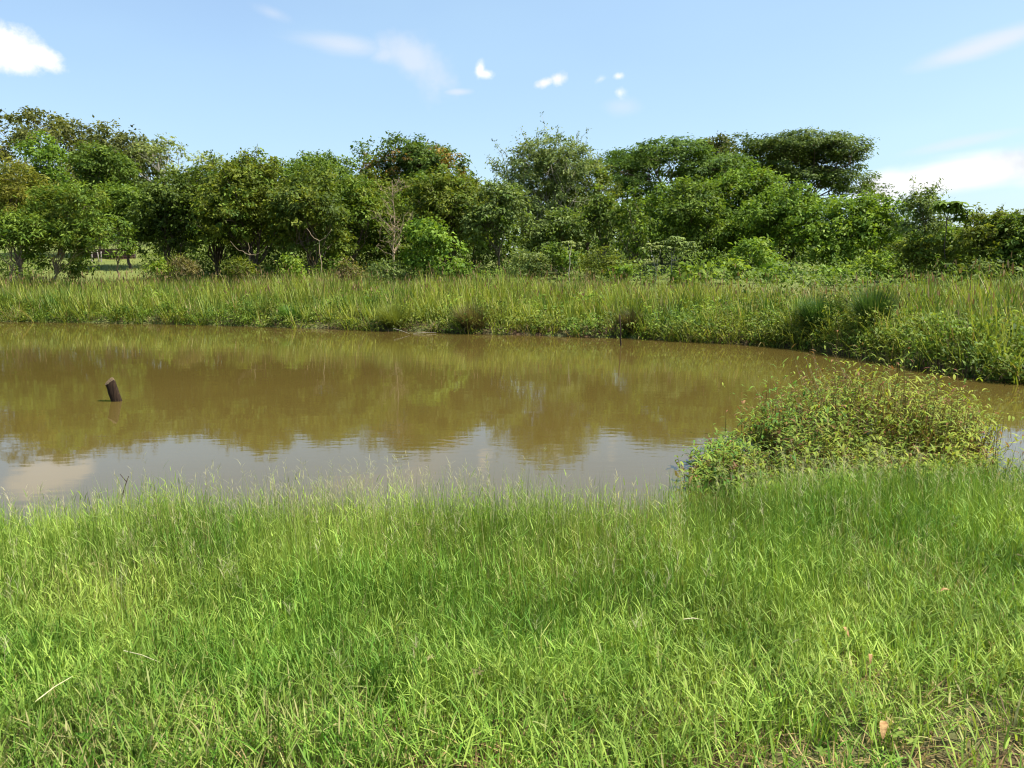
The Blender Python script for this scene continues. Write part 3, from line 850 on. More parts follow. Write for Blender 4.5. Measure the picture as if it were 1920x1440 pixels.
# meadow in the gap at the left
pt = Patch()
n = 5500
mx_ = rng.uniform(-48, -14, n); my = rng.uniform(50, 88, n)
base = np.stack([mx_, my, ground_z(mx_, my)], -1)
t = np.clip(vnoise(mx_, my, 21, 0.35) + rng.normal(0, 0.15, n), 0, 1)[:, None]
colr = lerp(np.array([0.085, 0.125, 0.022]), np.array([0.22, 0.21, 0.055]), t)
pt.blades(base, rng.uniform(0, 6.28, n), rng.uniform(0.8, 1.5, n), rng.uniform(0.2, 0.5, n), rng.uniform(0.03, 0.06, n), rng.uniform(0.2, 1.2, n), colr)
mo = obj('meadow_grass', pt.mesh('meadow_grass', M['grass']))
tag(mo, 'sunlit yellow-green meadow grass in the gap between the trees', 'grass', kind='stuff')

# ------------------------------------------------------------------ low wall and fence posts in the meadow gap
def box_mesh(name, sx, sy, sz, mat, bev=0.0):
    x, y = sx / 2, sy / 2
    V = [(-x, -y, 0), (x, -y, 0), (x, y, 0), (-x, y, 0), (-x + bev, -y + bev, sz), (x - bev, -y + bev, sz), (x - bev, y - bev, sz), (-x + bev, y - bev, sz)]
    Q = [(0, 3, 2, 1), (4, 5, 6, 7), (0, 1, 5, 4), (1, 2, 6, 5), (2, 3, 7, 6), (3, 0, 4, 7)]
    return mesh_np(name, V, Q, None, mat)

wl0, wl1 = P(150, 470, 77), P(262, 470, 79)
wz = float(ground_z((wl0[0] + wl1[0]) / 2, 77))
wall = thing('low_wall', 'low dark red-brown wall at the back of the meadow gap', 'wall', ((wl0[0] + wl1[0]) / 2, 78, wz - 0.15))
wall['kind'] = 'thing'
wlen = wl1[0] - wl0[0]
obj('wall_core', box_mesh('wall_core', wlen, 0.26, 1.22, M['mortar']), wall)
cs_me = box_mesh('coping', wlen + 0.1, 0.40, 0.08, M['brick'], 0.01)
obj('coping', cs_me, wall, (0, 0, 1.222))
bm_ = box_mesh('course', wlen - 0.02, 0.30, 0.17, M['brick'], 0.008)
for i in range(6):
    obj('course', bm_, wall, (0, 0, 0.05 + i * 0.195))
rngp = np.random.default_rng(301)
for i, (px, py, h, lean, lab) in enumerate([(172, 478, 0.9, 0.02, 'pale leaning fence post at the left end of the low wall'),
                                          (185, 478, 1.1, -0.12, 'pale fence post tilting left in front of the low wall'),
                                          (189, 478, 1.0, 0.05, 'pale fence post beside the tilting one before the low wall')]):
    p = P(px, py, 75.5); z = float(ground_z(p[0], 75.5))
    tb = Tubes(); tb.add([(0, 0, -0.1), (lean * 0.3, 0, h * 0.35), (lean, 0, h)], [0.065, 0.06, 0.05], 7)
    o = obj('fence_post', tb.mesh('fence_post', M['post']), None, (p[0], 75.5, z))
    tag(o, lab, 'post', 'fence posts by the low wall')
p = P(227, 515, 54)
tb = Tubes(); tb.add([(0, 0, -0.15), (0.01, 0, 0.4), (-0.03, 0, 0.95), (-0.07, 0, 1.05)], [0.06, 0.055, 0.05, 0.045], 7)
o = obj('fence_post', tb.mesh('fence_post', M['dark_stake']), None, (p[0], 54.4, float(ground_z(p[0], 54.4))))
tag(o, 'short dark stake right beside the sapling in the meadow gap', 'post', 'fence posts by the low wall')

# ------------------------------------------------------------------ reeds on the far bank
rng = np.random.default_rng(401)
pt = Patch()
nt = 6000
tx = rng.uniform(-46, 36, nt); td = rng.uniform(0.0, 1.0, nt) ** 1.05 * 14.6 - 0.1
ty = far_y(tx) + td
vis = np.abs(tx) < ty * 0.72 + 3
tx, ty, td = tx[vis], ty[vis], td[vis]
nt = len(tx)
t_h = (0.55 + 0.55 * vnoise(tx, ty, 31, 0.30) + 0.3 * vnoise(tx, ty, 33, 1.1)) * rng.uniform(0.75, 1.25, nt)
t_h *= np.interp(td, [0, 1.2, 4, 9, 14.5], [1.0, 1.25, 1.45, 1.5, 1.1])
t_c = np.clip(0.75 * vnoise(tx, ty, 35, 0.38) + rng.uniform(-0.25, 0.55, nt), 0, 1)
t_dry = rng.uniform(0, 1, nt) < np.interp(td, [0, 2, 10, 14], [0.14, 0.05, 0.12, 0.25]) * (0.4 + 1.2 * vnoise(tx, ty, 38, 0.4))
PER = 13
a = rng.uniform(0, 6.28, (nt, PER)); q = rng.uniform(0, 1, (nt, PER)) ** 0.6 * rng.uniform(0.10, 0.34, (nt, 1))
x = (tx[:, None] + np.cos(a) * q).ravel(); y = (ty[:, None] + np.sin(a) * q).ravel()
d = np.repeat(td, PER); n = len(x)
z = ground_z(x, y)
hgt = np.repeat(t_h, PER) * rng.uniform(0.6, 1.12, n)
colr = lerp(np.array([0.050, 0.118, 0.018]), np.array([0.300, 0.330, 0.050]), np.clip(np.repeat(t_c, PER) + rng.normal(0, 0.14, n), 0, 1)[:, None])
dry = np.repeat(t_dry, PER) & (rng.uniform(0, 1, n) < 0.75) | (rng.uniform(0, 1, n) < 0.05)
colr[dry] = np.array([0.31, 0.25, 0.105]) * rng.uniform(0.55, 1.2, (dry.sum(), 1))
colr *= rng.uniform(0.8, 1.2, (n, 1))
spread = np.repeat(rng.uniform(0.03, 0.30, nt) + np.interp(td, [0, 1.5], [0.3, 0.0]), PER)
pt.blades(np.stack([x, y, z - 0.03], -1), a.ravel() + rng.normal(0, 0.6, n), 1.52 - spread * rng.uniform(0.2, 1.2, n), hgt, rng.uniform(0.022, 0.046, n), rng.gamma(1.5, 0.26, n) + spread * 0.6, colr)
# brown seed spikes over the reeds
k = rng.choice(n, 4200, replace=False)
k = k[d[k] > 3]
bs = np.stack([x[k], y[k], z[k]], -1); m = len(k)
hh = hgt[k] * rng.uniform(0.95, 1.18, m)
pt.blades(bs, rng.uniform(0, 6.28, m), np.full(m, 1.5), hh, np.full(m, 0.014), np.full(m, 0.05), np.tile([0.16, 0.15, 0.05], (m, 1)))
tp = bs + np.stack([0 * hh, 0 * hh, hh * 0.95], -1)
pt.blades(tp, rng.uniform(0, 6.28, m), rng.uniform(1.3, 1.55, m), rng.uniform(0.12, 0.26, m), rng.uniform(0.035, 0.055, m), np.full(m, 0.1),
          lerp(np.array([0.15, 0.085, 0.035]), np.array([0.26, 0.19, 0.10]), rng.uniform(0, 1, (m, 1))), 3, [0.8, 1.0, 0.9])
reeds = obj('reeds', pt.mesh('reeds', M['reed']))
tag(reeds, 'dense green and straw-coloured reeds along the far bank', 'reeds', kind='stuff')

# leafy creepers hanging over the far waterline
rng = np.random.default_rng(402)
pt = Patch()
n = 2700
x = shore_points(n, rng)
d = np.abs(rng.normal(0.0, 1.0, n)) * (0.25 + 1.5 * vnoise(x, x * 0, 45, 0.35)) - 0.25
x, y = off_shore(x, d)
vis = np.abs(x) < y * 0.72 + 3
x, y, d = x[vis], y[vis], d[vis]
keep = vnoise(x, y * 0, 41, 0.9) > 0.05
x, y, d = x[keep], y[keep], d[keep]
top = (0.2 + 0.95 * vnoise(x, y, 42, 0.55)) * np.interp(x, [-40, 0, 10, 16], [1.0, 1.0, 1.1, 1.3])
z = np.maximum(0.03, ground_z(x, y)) + rng.uniform(0, 1, len(x)) * top
pm = (vnoise(x, y, 43, 0.6) > 0.55).astype(float)
foliage(pt, np.stack([x, y, z], -1), 0.24, np.array([0, 60, -10.0]), rng, 'mid', 15, 0.13, 0.055, droop=0.5, up=0.7, jit=0.6, pal_mask=pm, pal2='olive')
lx = rng.uniform(-44, 34, 1200); ld = rng.uniform(0.3, 1, 1200) ** 1.6 * 11
ly = far_y(lx) + ld
k = (np.abs(lx) < ly * 0.72 + 3) & (vnoise(lx, ly, 46, 0.45) > 0.42)
lx, ly = lx[k], ly[k]
lz = ground_z(lx, ly) + rng.uniform(0.25, 1.0, len(lx)) * (0.55 + 0.85 * vnoise(lx, ly, 47, 0.6))
pm = (vnoise(lx, ly, 48, 0.4) > 0.5).astype(float)
foliage(pt, np.stack([lx, ly, lz], -1), 0.3, np.array([0, 60, -10.0]), rng, 'lime', 13, 0.17, 0.07, up=0.7, jit=0.6, pal_mask=pm, pal2='mid')
# dead brown stems and roots trailing at the water
n = 5200
x, y = off_shore(shore_points(n, rng), rng.normal(0.05, 0.25, n))
vis = (np.abs(x) < y * 0.72 + 3) & (vnoise(x, y * 0, 44, 1.2) > 0.38)
x, y = x[vis], y[vis]; n = len(x)
z = np.maximum(ground_z(x, y), 0.0) + rng.uniform(0.0, 0.35, n)
colr = lerp(np.array([0.055, 0.032, 0.022]), np.array([0.22, 0.155, 0.08]), rng.uniform(0, 1, (n, 1)) ** 1.6)
pt.blades(np.stack([x, y, z], -1), rng.uniform(0, 6.28, n), rng.uniform(-0.2, 1.2, n), rng.uniform(0.2, 0.6, n), rng.uniform(0.008, 0.018, n), rng.uniform(0.4, 2.2, n), colr)
bf = obj('bank_foliage', pt.mesh('bank_foliage', M['leaf']))
tag(bf, 'leafy creepers and dead brown stems hanging over the far waterline', 'creepers', kind='stuff')

# yellow-green rank growth on the nearer right part of the far bank
rng = np.random.default_rng(403)
pt = Patch()
n = 1300
x = np.where(rng.uniform(0, 1, n) < 0.5, shore_points(n, rng, 7, 20), rng.uniform(5, 22, n)); d = rng.uniform(0.0, 1, n) ** 1.8 * 9 - 0.2
xa, ya = off_shore(x, d)
half = rng.uniform(0, 1, n) < 0.5
x, y = np.where(half, xa, x), np.where(half, ya, far_y(x) + d)
z = np.maximum(ground_z(x, y), 0.02) + rng.uniform(0.1, 1, n) * (0.45 + 0.75 * vnoise(x, y, 51, 0.5))
pm = (vnoise(x, y, 52, 0.5) > 0.5).astype(float)
foliage(pt, np.stack([x, y, z], -1), 0.26, np.array([8, 40, -10.0]), rng, 'lime', 15, 0.13, 0.05, droop=0.3, up=0.7, jit=0.7, pal_mask=pm, pal2='olive')
n = 9000
x, y = off_shore(shore_points(n, rng, 6, 20), rng.uniform(0.0, 1, n) ** 1.3 * 8 - 0.1)
base = np.stack([x, y, np.maximum(ground_z(x, y), 0) - 0.02], -1)
colr = lerp(np.array([0.10, 0.170, 0.024]), np.array([0.36, 0.37, 0.085]), np.clip(0.8 * vnoise(x, y, 55, 0.9) + rng.normal(0.1, 0.2, n), 0, 1)[:, None])
pt.blades(base, rng.uniform(0, 6.28, n), rng.uniform(0.8, 1.5, n), rng.uniform(0.5, 1.35, n), rng.uniform(0.014, 0.028, n), rng.uniform(0.3, 1.6, n), colr)
rg = obj('bank_weeds', pt.mesh('bank_weeds', M['leaf']))
tag(rg, 'yellow-green rank weeds covering the nearer right bank', 'weeds', kind='stuff')

# tussocks at the waterline that can be told apart
def tussock(label, px, py, wpx, hpx, c0, c1, seed, n=900, lean=0.35):
    rng = np.random.default_rng(seed)
    b = G(px, py); b[1] += 0.45
    rx = wpx / 2 / 1440 * b[1]; h = hpx / 1440 * b[1]
    base = np.array([b[0], b[1], max(0.0, float(ground_z(b[0], b[1]))) - 0.03])
    a = rng.uniform(0, 6.28, n); q = np.sqrt(rng.uniform(0, 1, n))
    bp = np.stack([np.cos(a) * q * rx * 0.55, np.sin(a) * q * rx * 0.5, np.zeros(n)], -1)
    pt = Patch()
    colr = lerp(np.array(c0), np.array(c1), rng.uniform(0, 1, (n, 1)))
    pt.blades(bp, a + rng.normal(0, 0.5, n), 1.5 - q * lean * rng.uniform(0.5, 1.3, n), h * rng.uniform(0.65, 1.1, n), rng.uniform(0.012, 0.024, n), rng.gamma(1.5, 0.3, n), colr)
    o = obj('sedge_tussock', pt.mesh('sedge_tussock', M['reed']), None, base)
    tag(o, label, 'tussock', 'tussocks at the far waterline')

tussock('large dark green sedge tussock at the waterline before the bank turns nearer', 1548, 655, 84, 80, (0.022, 0.060, 0.014), (0.060, 0.120, 0.024), 411, 1500)
tussock('upright dark green tussock with a brown dead stem right of the largest one', 1645, 668, 54, 100, (0.022, 0.055, 0.014), (0.070, 0.125, 0.026), 412, 1100, 0.2)
tussock('brown-stemmed drooping tussock overhanging the middle of the far waterline', 885, 626, 60, 58, (0.060, 0.050, 0.022), (0.170, 0.150, 0.060), 413, 900, 0.6)
tussock('fresh green rounded tussock at the waterline below the dark group of trees', 540, 613, 40, 34, (0.055, 0.130, 0.022), (0.110, 0.210, 0.040), 414, 700, 0.9)
tussock('dark tussock right of the thin stake', 1185, 634, 40, 50, (0.040, 0.040, 0.018), (0.100, 0.085, 0.035), 415, 600, 0.5)
tussock('yellow-green leaning tussock at the waterline left of the middle', 735, 621, 46, 60, (0.110, 0.140, 0.024), (0.190, 0.220, 0.045), 416, 700, 0.7)

# ------------------------------------------------------------------ things in the water
def stump():
    b = G(219, 752)
    top = P(206, 714, b[1])
    rng = np.random.default_rng(501)
    k, m = 14, 9
    ang = np.linspace(0, 2 * np.pi, k, endpoint=False)
    rad = 0.108 * (1 + 0.10 * np.cos(3 * ang + 0.6) + 0.05 * rng.normal(0, 1, k))
    rad[9:11] *= 0.84                                       # a deep drying crack on the camera side
    d = top - b
    V = []
    for i in range(m):
        f = -0.55 + 1.55 * i / (m - 1)
        c = d * f
        rr = rad * (1.04 - 0.05 * f) * (1 + 0.015 * rng.normal(0, 1, k))
        V.append(np.stack([c[0] + np.cos(ang) * rr * 0.95, c[1] + np.sin(ang) * rr * 0.85, np.full(k, c[2])], -1))
    V[-1][:, 2] += 0.045 * np.cos(ang - 0.9) + 0.022 * rng.normal(0, 1, k) - 0.07 * np.exp(-((ang - 4.3) / 0.28) ** 2)     # ragged, split top
    V = np.concatenate(V)
    idx = np.arange(m * k).reshape(m, k)
    Q = np.stack([idx[:-1], np.roll(idx[:-1], -1, 1), np.roll(idx[1:], -1, 1), idx[1:]], -1).reshape(-1, 4)
    t = thing('wooden_post', 'thick broken wooden post leaning left out of the brown water', 'post', b)
    obj('shaft', mesh_np('shaft', V, Q, None, M['stump']), t)
    rim = V[-k:]
    cen = rim.mean(0)
    inner = cen + (rim - cen) * 0.5 + rng.normal(0, 0.008, rim.shape) + np.array([0, 0, 0.012])
    V2 = np.concatenate([rim + np.array([0, 0, 0.003]), inner, cen[None] - np.array([0, 0, 0.015])])
    i0, i1 = np.arange(k), np.arange(k) + k
    Q2 = np.stack([i0, np.roll(i0, -1), np.roll(i1, -1), i1], -1)
    T2 = np.stack([i1, np.roll(i1, -1), np.full(k, 2 * k)], -1)
    obj('split_top', mesh_np('split_top', V2, Q2, T2, M['stump_end']), t)
stump()

b = G(1164, 648); tp = P(1162, 590, b[1])
tb = Tubes(); q = tp - b
tb.add([-0.5 * q, 0 * q, 0.5 * q + np.array([0.006, 0, 0]), q], [0.028, 0.028, 0.025, 0.022], 8)
o = obj('thin_stake', tb.mesh('thin_stake', M['dark_stake']), None, b)
tag(o, 'thin dark upright stake in the water near the far bank', 'stake')

b = G(232, 915, 0.35)
tb = Tubes()
y0 = b[1]
pts = [P(228, 935, y0), P(234, 912, y0), P(241, 893, y0)]
o_ = np.array([pts[0][0], y0, 0.0])
tb.add([np.array([pts[0][0] - 0.02, y0, 0.05]), pts[0], pts[1], pts[2]], [0.007, 0.006, 0.005, 0.004], 5)
tb.add([P(237, 903, y0), P(231, 896, y0), P(225, 889, y0 + 0.02)], [0.0045, 0.004, 0.003], 5)
o = obj('dead_twig', tb.mesh('dead_twig', M['dark_stake'], o_), None, o_)
tag(o, 'small forked dead twig standing at the near waterline', 'twig')

for (ax, ay, bx_, by_, lab) in [(738, 616, 768, 626, 'pale dead reed stem lying down the bank into the water'),
                                (775, 625, 818, 624, 'pale dead reed stem lying flat on the water by the far bank'),
                                (1572, 662, 1600, 650, 'pale dead stem slanting out of the water below the dark tussocks')]:
    A, Bp = G(ax, max(ay, 622), 0.03), G(bx_, max(by_, 622), 0.03)
    if ay < by_: A = P(ax, ay, Bp[1] + 0.25)
    if ay > by_ + 5: Bp = P(bx_, by_, A[1] + 0.2)
    tb = Tubes(); tb.add([A - A, (Bp - A) * 0.5 + np.array([0, 0, 0.02]), Bp - A], [0.009, 0.008, 0.005], 6)
    o = obj('dead_reed_stem', tb.mesh('dead_reed_stem', M['pale_bark']), None, A)
    tag(o, lab, 'reed stem', 'dead stems at the far waterline')

# ------------------------------------------------------------------ waterside bush at the right
def in_poly(x, y, poly):
    inside = np.zeros(len(x), bool)
    for (x0, y0), (x1, y1) in zip(poly, poly[1:] + poly[:1]):
        c = ((y0 > y) != (y1 > y)) & (x < (x1 - x0) * (y - y0) / (y1 - y0 + 1e-12) + x0)
        inside ^= c
    return inside

BUSH = [(2.15, 9.0), (2.5, 10.1), (3.5, 11.3), (4.8, 12.4), (5.9, 12.7), (6.6, 11.8), (6.75, 10.8), (6.1, 9.6), (5.5, 8.5), (4.5, 8.0), (3.0, 8.1)]
rng = np.random.default_rng(601)
N = 7200
x = rng.uniform(1.8, 7.6, N); y = rng.uniform(7.6, 12.9, N)
k = in_poly(x + rng.normal(0, 0.12, N), y + rng.normal(0, 0.12, N), BUSH) & (vnoise(x, y, 65, 1.9) > 0.34)
x, y = x[k], y[k]
m = len(x)
hump = np.interp(x, [2.0, 2.6, 3.4, 4.2, 5.5, 6.3, 7.2], [0.20, 0.38, 0.62, 0.86, 1.15, 0.90, 0.50])
hump *= np.interp(y - np.interp(x, [2.1, 4.5, 7], [8.4, 8.0, 8.6]), [0, 1.2, 2.8], [0.42, 0.7, 1.0])
hump *= 0.42 + 0.62 * vnoise(x, y, 61, 0.9) + 0.52 * vnoise(x, y, 62, 2.1)
H = hump * rng.uniform(0.68, 1.2, m) * np.where(rng.uniform(0, 1, m) < 0.05, rng.uniform(1.15, 1.4, m), 1.0)
base = np.stack([x, y, np.full(m, -0.02)], -1)
bush = thing('waterside_bush', 'sprawling bush of narrow green and reddish leaves standing in the water at the right', 'bush', (4.8, 10.5, 0))
o_ = np.array([4.8, 10.5, 0])
az = rng.uniform(0, 6.28, m); el = rng.uniform(1.0, 1.5, m); curl = rng.uniform(-0.2, 0.7, m)
st = Patch()
scol = lerp(np.array([0.080, 0.090, 0.026]), np.array([0.160, 0.095, 0.042]), rng.uniform(0, 1, (m, 1)))
Ls = H / np.sin(el) * 1.1
st.blades(base, az, el, Ls, np.full(m, 0.012), curl, scol)
obj('stems', st.mesh('stems', M['leaf'], o_), bush)
lf = Patch()
zone = np.clip(0.5 * vnoise(x, y, 63, 0.55) + 0.5 * vnoise(x, y, 64, 1.6) + np.interp(x, [2, 4, 5, 7.5], [-0.12, 0.0, 0.14, 0.25]), 0, 1)
for j in range(8):
    f = 0.06 + 0.94 * (j + rng.uniform(0, 1, m)) / 8
    a_ = el - curl * f * 0.5
    hv = np.stack([np.cos(az) * np.cos(a_), np.sin(az) * np.cos(a_), np.sin(a_)], -1)
    p = base + hv * (Ls * f)[:, None]
    c = lerp(np.array([0.060, 0.175, 0.024]), np.array([0.300, 0.330, 0.045]), np.clip(zone + rng.normal(0, 0.2, m), 0, 1)[:, None])
    red = rng.uniform(0, 1, m) < (0.10 * (1.4 - f) + 0.03) * (0.3 + 1.4 * vnoise(x, y, 66, 1.0))
    c[red] = lerp(np.array([0.15, 0.05, 0.028]), np.array([0.28, 0.17, 0.07]), rng.uniform(0, 1, (red.sum(), 1)))
    c *= rng.uniform(0.8, 1.2, (m, 1))
    LL = rng.uniform(0.07, 0.20, m) * np.interp(f, [0, 1], [1.1, 0.8])
    lf.blades(p, az + j * 2.4 + rng.normal(0, 0.5, m), rng.uniform(0.2, 1.1, m), LL, LL * rng.uniform(0.16, 0.25, m), rng.uniform(0.5, 1.8, m), c, 3, [0.35, 1.0, 0.7])
obj('leaves', lf.mesh('leaves', M['leaf'], o_), bush)
# pale arching flower stalks
m2 = 60
k = rng.choice(m, m2, replace=False)
fs = Patch()
fb = base[k] + np.stack([0 * H[k], 0 * H[k], H[k] * 0.8], -1)
fs.blades(fb, rng.uniform(0, 6.28, m2), rng.uniform(0.9, 1.5, m2), rng.uniform(0.2, 0.42, m2), np.full(m2, 0.008), rng.uniform(0.8, 2.4, m2), np.tile([0.33, 0.25, 0.13], (m2, 1)), 4, [1, 1, 1, 1])
tag(obj('flower_stalks', fs.mesh('flower_stalks', M['leaf'], o_), bush), kind='stuff')

# ------------------------------------------------------------------ foreground grass
rng = np.random.default_rng(701)
gp = Patch()
def scatter(n, y0, y1, over=0.25):
    y = np.sqrt(rng.uniform(y0 ** 2, y1 ** 2, n))
    x = rng.uniform(-1, 1, n) * (0.70 * y + 0.9)
    k = y < near_y(x) + over
    return x[k], y[k]
def worn(x, y):
    """0..1: how thin the turf is (trampled towards the lower right, patchy elsewhere)"""
    near = np.interp(y, [2.6, 3.0, 3.6], [0.36, 0.16, 0.0]) * np.interp(x, [-1.6, 0.2, 1.4], [0.35, 0.75, 1.1])
    return np.clip((vnoise(x, y, 76, 1.3) * 0.5 + vnoise(x, y, 77, 3.4) * 0.5 - 0.62 + near) * 3.0, 0, 0.84)
def gcolour(x, y, n, spread=0.16):
    t = np.clip(0.55 * vnoise(x, y, 71, 0.9) + 0.5 * vnoise(x, y, 72, 2.6) - 0.12 + rng.normal(0.0, spread, n), 0, 1)[:, None]
    c = lerp(np.array([0.080, 0.188, 0.018]), np.array([0.335, 0.425, 0.080]), t)
    straw = rng.uniform(0, 1, n) < 0.03 + 0.12 * np.clip(vnoise(x, y, 73, 1.1) - 0.55, 0, 1) * 3
    c[straw] = lerp(np.array([0.22, 0.20, 0.06]), np.array([0.42, 0.39, 0.17]), rng.uniform(0, 1, (straw.sum(), 1)))
    return c * rng.uniform(0.8, 1.2, (n, 1))
def gheight(x, y):
    back = near_y(x) - y                         # metres from the water's edge
    h = np.interp(back, [-0.2, 0.4, 1.6, 3.0, 4.5], [0.60, 0.68, 0.52, 0.27, 0.15])
    h = h * (0.72 + 0.35 * vnoise(x, y, 74, 0.9) + 0.25 * vnoise(x, y, 75, 2.2))
    return h * np.interp(x, [0.5, 2.4], [1.0, 0.86])
# upright blades in tufts
tx, ty = scatter(17000, 2.0, 8.9)
nt = len(tx)
k = rng.uniform(0, 1, nt) > worn(tx, ty)
tx, ty = tx[k], ty[k]; nt = len(tx)
PER = 10
t_h = gheight(tx, ty) * rng.uniform(0.72, 1.18, nt)
t_c = np.clip(0.55 * vnoise(tx, ty, 71, 0.9) + 0.5 * vnoise(tx, ty, 72, 2.6) - 0.12 + rng.normal(0.0, 0.20, nt), 0, 1)
lean = rng.uniform(0.02, 0.26, nt) + np.interp(ty, [2.4, 4.2], [0.22, 0.0])
a = rng.uniform(0, 6.28, (nt, PER)); q = rng.uniform(0, 1, (nt, PER)) ** 0.7 * 0.055
x = (tx[:, None] + np.cos(a) * q).ravel(); y = (ty[:, None] + np.sin(a) * q).ravel(); n = len(x)
c = lerp(np.array([0.078, 0.185, 0.018]), np.array([0.335, 0.425, 0.080]), np.clip(np.repeat(t_c, PER) + rng.normal(0, 0.15, n), 0, 1)[:, None])
st_ = rng.uniform(0, 1, n) < 0.03 + 0.8 * np.clip(vnoise(x, y, 73, 1.1) - 0.60, 0, 1)
c[st_] = lerp(np.array([0.22, 0.20, 0.06]), np.array([0.42, 0.39, 0.17]), rng.uniform(0, 1, (st_.sum(), 1)))
c *= rng.uniform(0.82, 1.18, (n, 1))
ll = np.repeat(lean, PER)
gp.blades(np.stack([x, y, ground_z(x, y) - 0.01], -1), a.ravel() + rng.normal(0, 0.7, n), 1.54 - ll * rng.uniform(0.1, 1.3, n), np.repeat(t_h, PER) * rng.uniform(0.5, 1.15, n),
          rng.uniform(0.0028, 0.0060, n), rng.gamma(1.3, 0.12, n) + ll * 0.3, c)
# stems set with many short side leaves
x, y = scatter(23000, 2.0, 8.9)
n = len(x); h = gheight(x, y) * rng.uniform(0.7, 1.12, n)
k = rng.uniform(0, 1, n) > np.maximum(worn(x, y), np.interp(near_y(x) - y, [0.5, 2.6], [0.55, 0.0]))
x, y, h = x[k], y[k], h[k]; n = len(x)
az = rng.uniform(0, 6.28, n); el = rng.uniform(1.15, 1.55, n)
b0 = np.stack([x, y, ground_z(x, y)], -1)
tone = gcolour(x, y, n, 0.24)
gp.blades(b0, az, el, h, np.full(n, 0.003), rng.uniform(0, 0.3, n), tone * 0.9, 2, [1, 0.9])
for f in (0.22, 0.40, 0.55, 0.68, 0.80, 0.92):
    ff = f + rng.uniform(-0.06, 0.06, n)
    p = b0 + np.stack([np.cos(az) * np.cos(el - 0.08), np.sin(az) * np.cos(el - 0.08), np.sin(el - 0.08)], -1) * (h * ff)[:, None]
    gp.blades(p, rng.uniform(0, 6.28, n), rng.uniform(0.45, 1.35, n), rng.uniform(0.045, 0.125, n), rng.uniform(0.0042, 0.0085, n), rng.uniform(0.0, 0.7, n), lerp(tone, gcolour(x, y, n, 0.24), 0.5), 3, [0.7, 1.0, 0.62])
# broad short blades close to the camera
x, y = scatter(17000, 2.0, 4.6)
k = rng.uniform(0, 1, len(x)) > worn(x, y) * 0.9
x, y = x[k], y[k]
n = len(x)
gp.blades(np.stack([x, y, ground_z(x, y) + rng.uniform(0.0, 0.12, n)], -1), rng.uniform(0, 6.28, n), rng.uniform(0.3, 1.4, n), rng.uniform(0.07, 0.19, n), rng.uniform(0.005, 0.010, n), rng.uniform(0.0, 0.8, n), gcolour(x, y, n, 0.25), 3, [0.7, 1.0, 0.62])
# small broad-leaved weeds mixed in
x, y = scatter(200, 2.2, 6.5)
for j in range(6):
    n = len(x)
    b0 = np.stack([x, y, ground_z(x, y) + gheight(x, y) * 0.62], -1)
    if j == 0: tone = gcolour(x, y, n, 0.1) * 0.62; az0 = rng.uniform(0, 6.28, n); ll = rng.uniform(0.022, 0.045, n)
    gp.blades(b0, az0 + j * 1.047, rng.uniform(0.1, 0.6, n), ll, ll * 0.42, rng.uniform(0.2, 0.8, n), tone, 3, [0.35, 1.0, 0.85])
gr = obj('grass', gp.mesh('grass', M['grass']))
tag(gr, 'lush bright green grass covering the near bank', 'grass', kind='stuff')

# dead thatch under the grass
tp_ = Patch()
x, y = scatter(48000, 2.0, 8.6, 0.0)
k = rng.uniform(0, 1, len(x)) < 0.25 + 1.0 * worn(x, y)
x, y = x[k], y[k]
n = len(x)
colr = lerp(np.array([0.090, 0.052, 0.024]), np.array([0.40, 0.30, 0.125]), rng.uniform(0, 1, (n, 1)) ** 1.2)
tp_.blades(np.stack([x, y, ground_z(x, y) + rng.uniform(0.0, 0.07, n)], -1), rng.uniform(0, 6.28, n), rng.uniform(-0.1, 0.7, n), rng.uniform(0.06, 0.22, n), rng.uniform(0.003, 0.008, n), rng.uniform(0.0, 0.9, n), colr)
th = obj('dead_thatch', tp_.mesh('dead_thatch', M['grass']))
tag(th, 'dry brown thatch lying under the green grass', 'dead grass', kind='stuff')

# airy seed heads over the near waterline
sp_ = Patch()
x = rng.uniform(-6.5, 9, 1500); back = rng.gamma(1.6, 0.65, 1500) - 0.2
y = near_y(x) - back
k = (y > 3.2) & (np.abs(x) < y * 0.7 + 0.9) & (vnoise(x, y, 81, 1.3) > 0.34)
x, y = x[k], y[k]; n = len(x)
h = gheight(x, y) * rng.uniform(1.05, 1.4, n)
az = rng.uniform(0, 6.28, n); el = rng.uniform(1.25, 1.54, n)
b0 = np.stack([x, y, ground_z(x, y)], -1)
c_s = lerp(np.array([0.22, 0.26, 0.10]), np.array([0.40, 0.36, 0.22]), rng.uniform(0, 1, (n, 1)))
sp_.blades(b0, az, el, h, np.full(n, 0.0028), np.full(n, 0.1), c_s, 3, [1, 1, 0.8])
for j in range(16):
    f = rng.uniform(0.72, 1.0, n)
    p = b0 + np.stack([np.cos(az) * np.cos(el - 0.05), np.sin(az) * np.cos(el - 0.05), np.sin(el - 0.05)], -1) * (h * f)[:, None]
    sp_.blades(p, rng.uniform(0, 6.28, n), rng.uniform(0.5, 1.3, n), rng.uniform(0.03, 0.085, n), np.full(n, 0.0024), rng.uniform(-0.2, 0.9, n), c_s, 2, [0.7, 1.0])
sh = obj('seed_heads', sp_.mesh('seed_heads', M['grass']))
tag(sh, 'fine airy straw-coloured seed heads standing above the near grass', 'seed heads', kind='stuff')

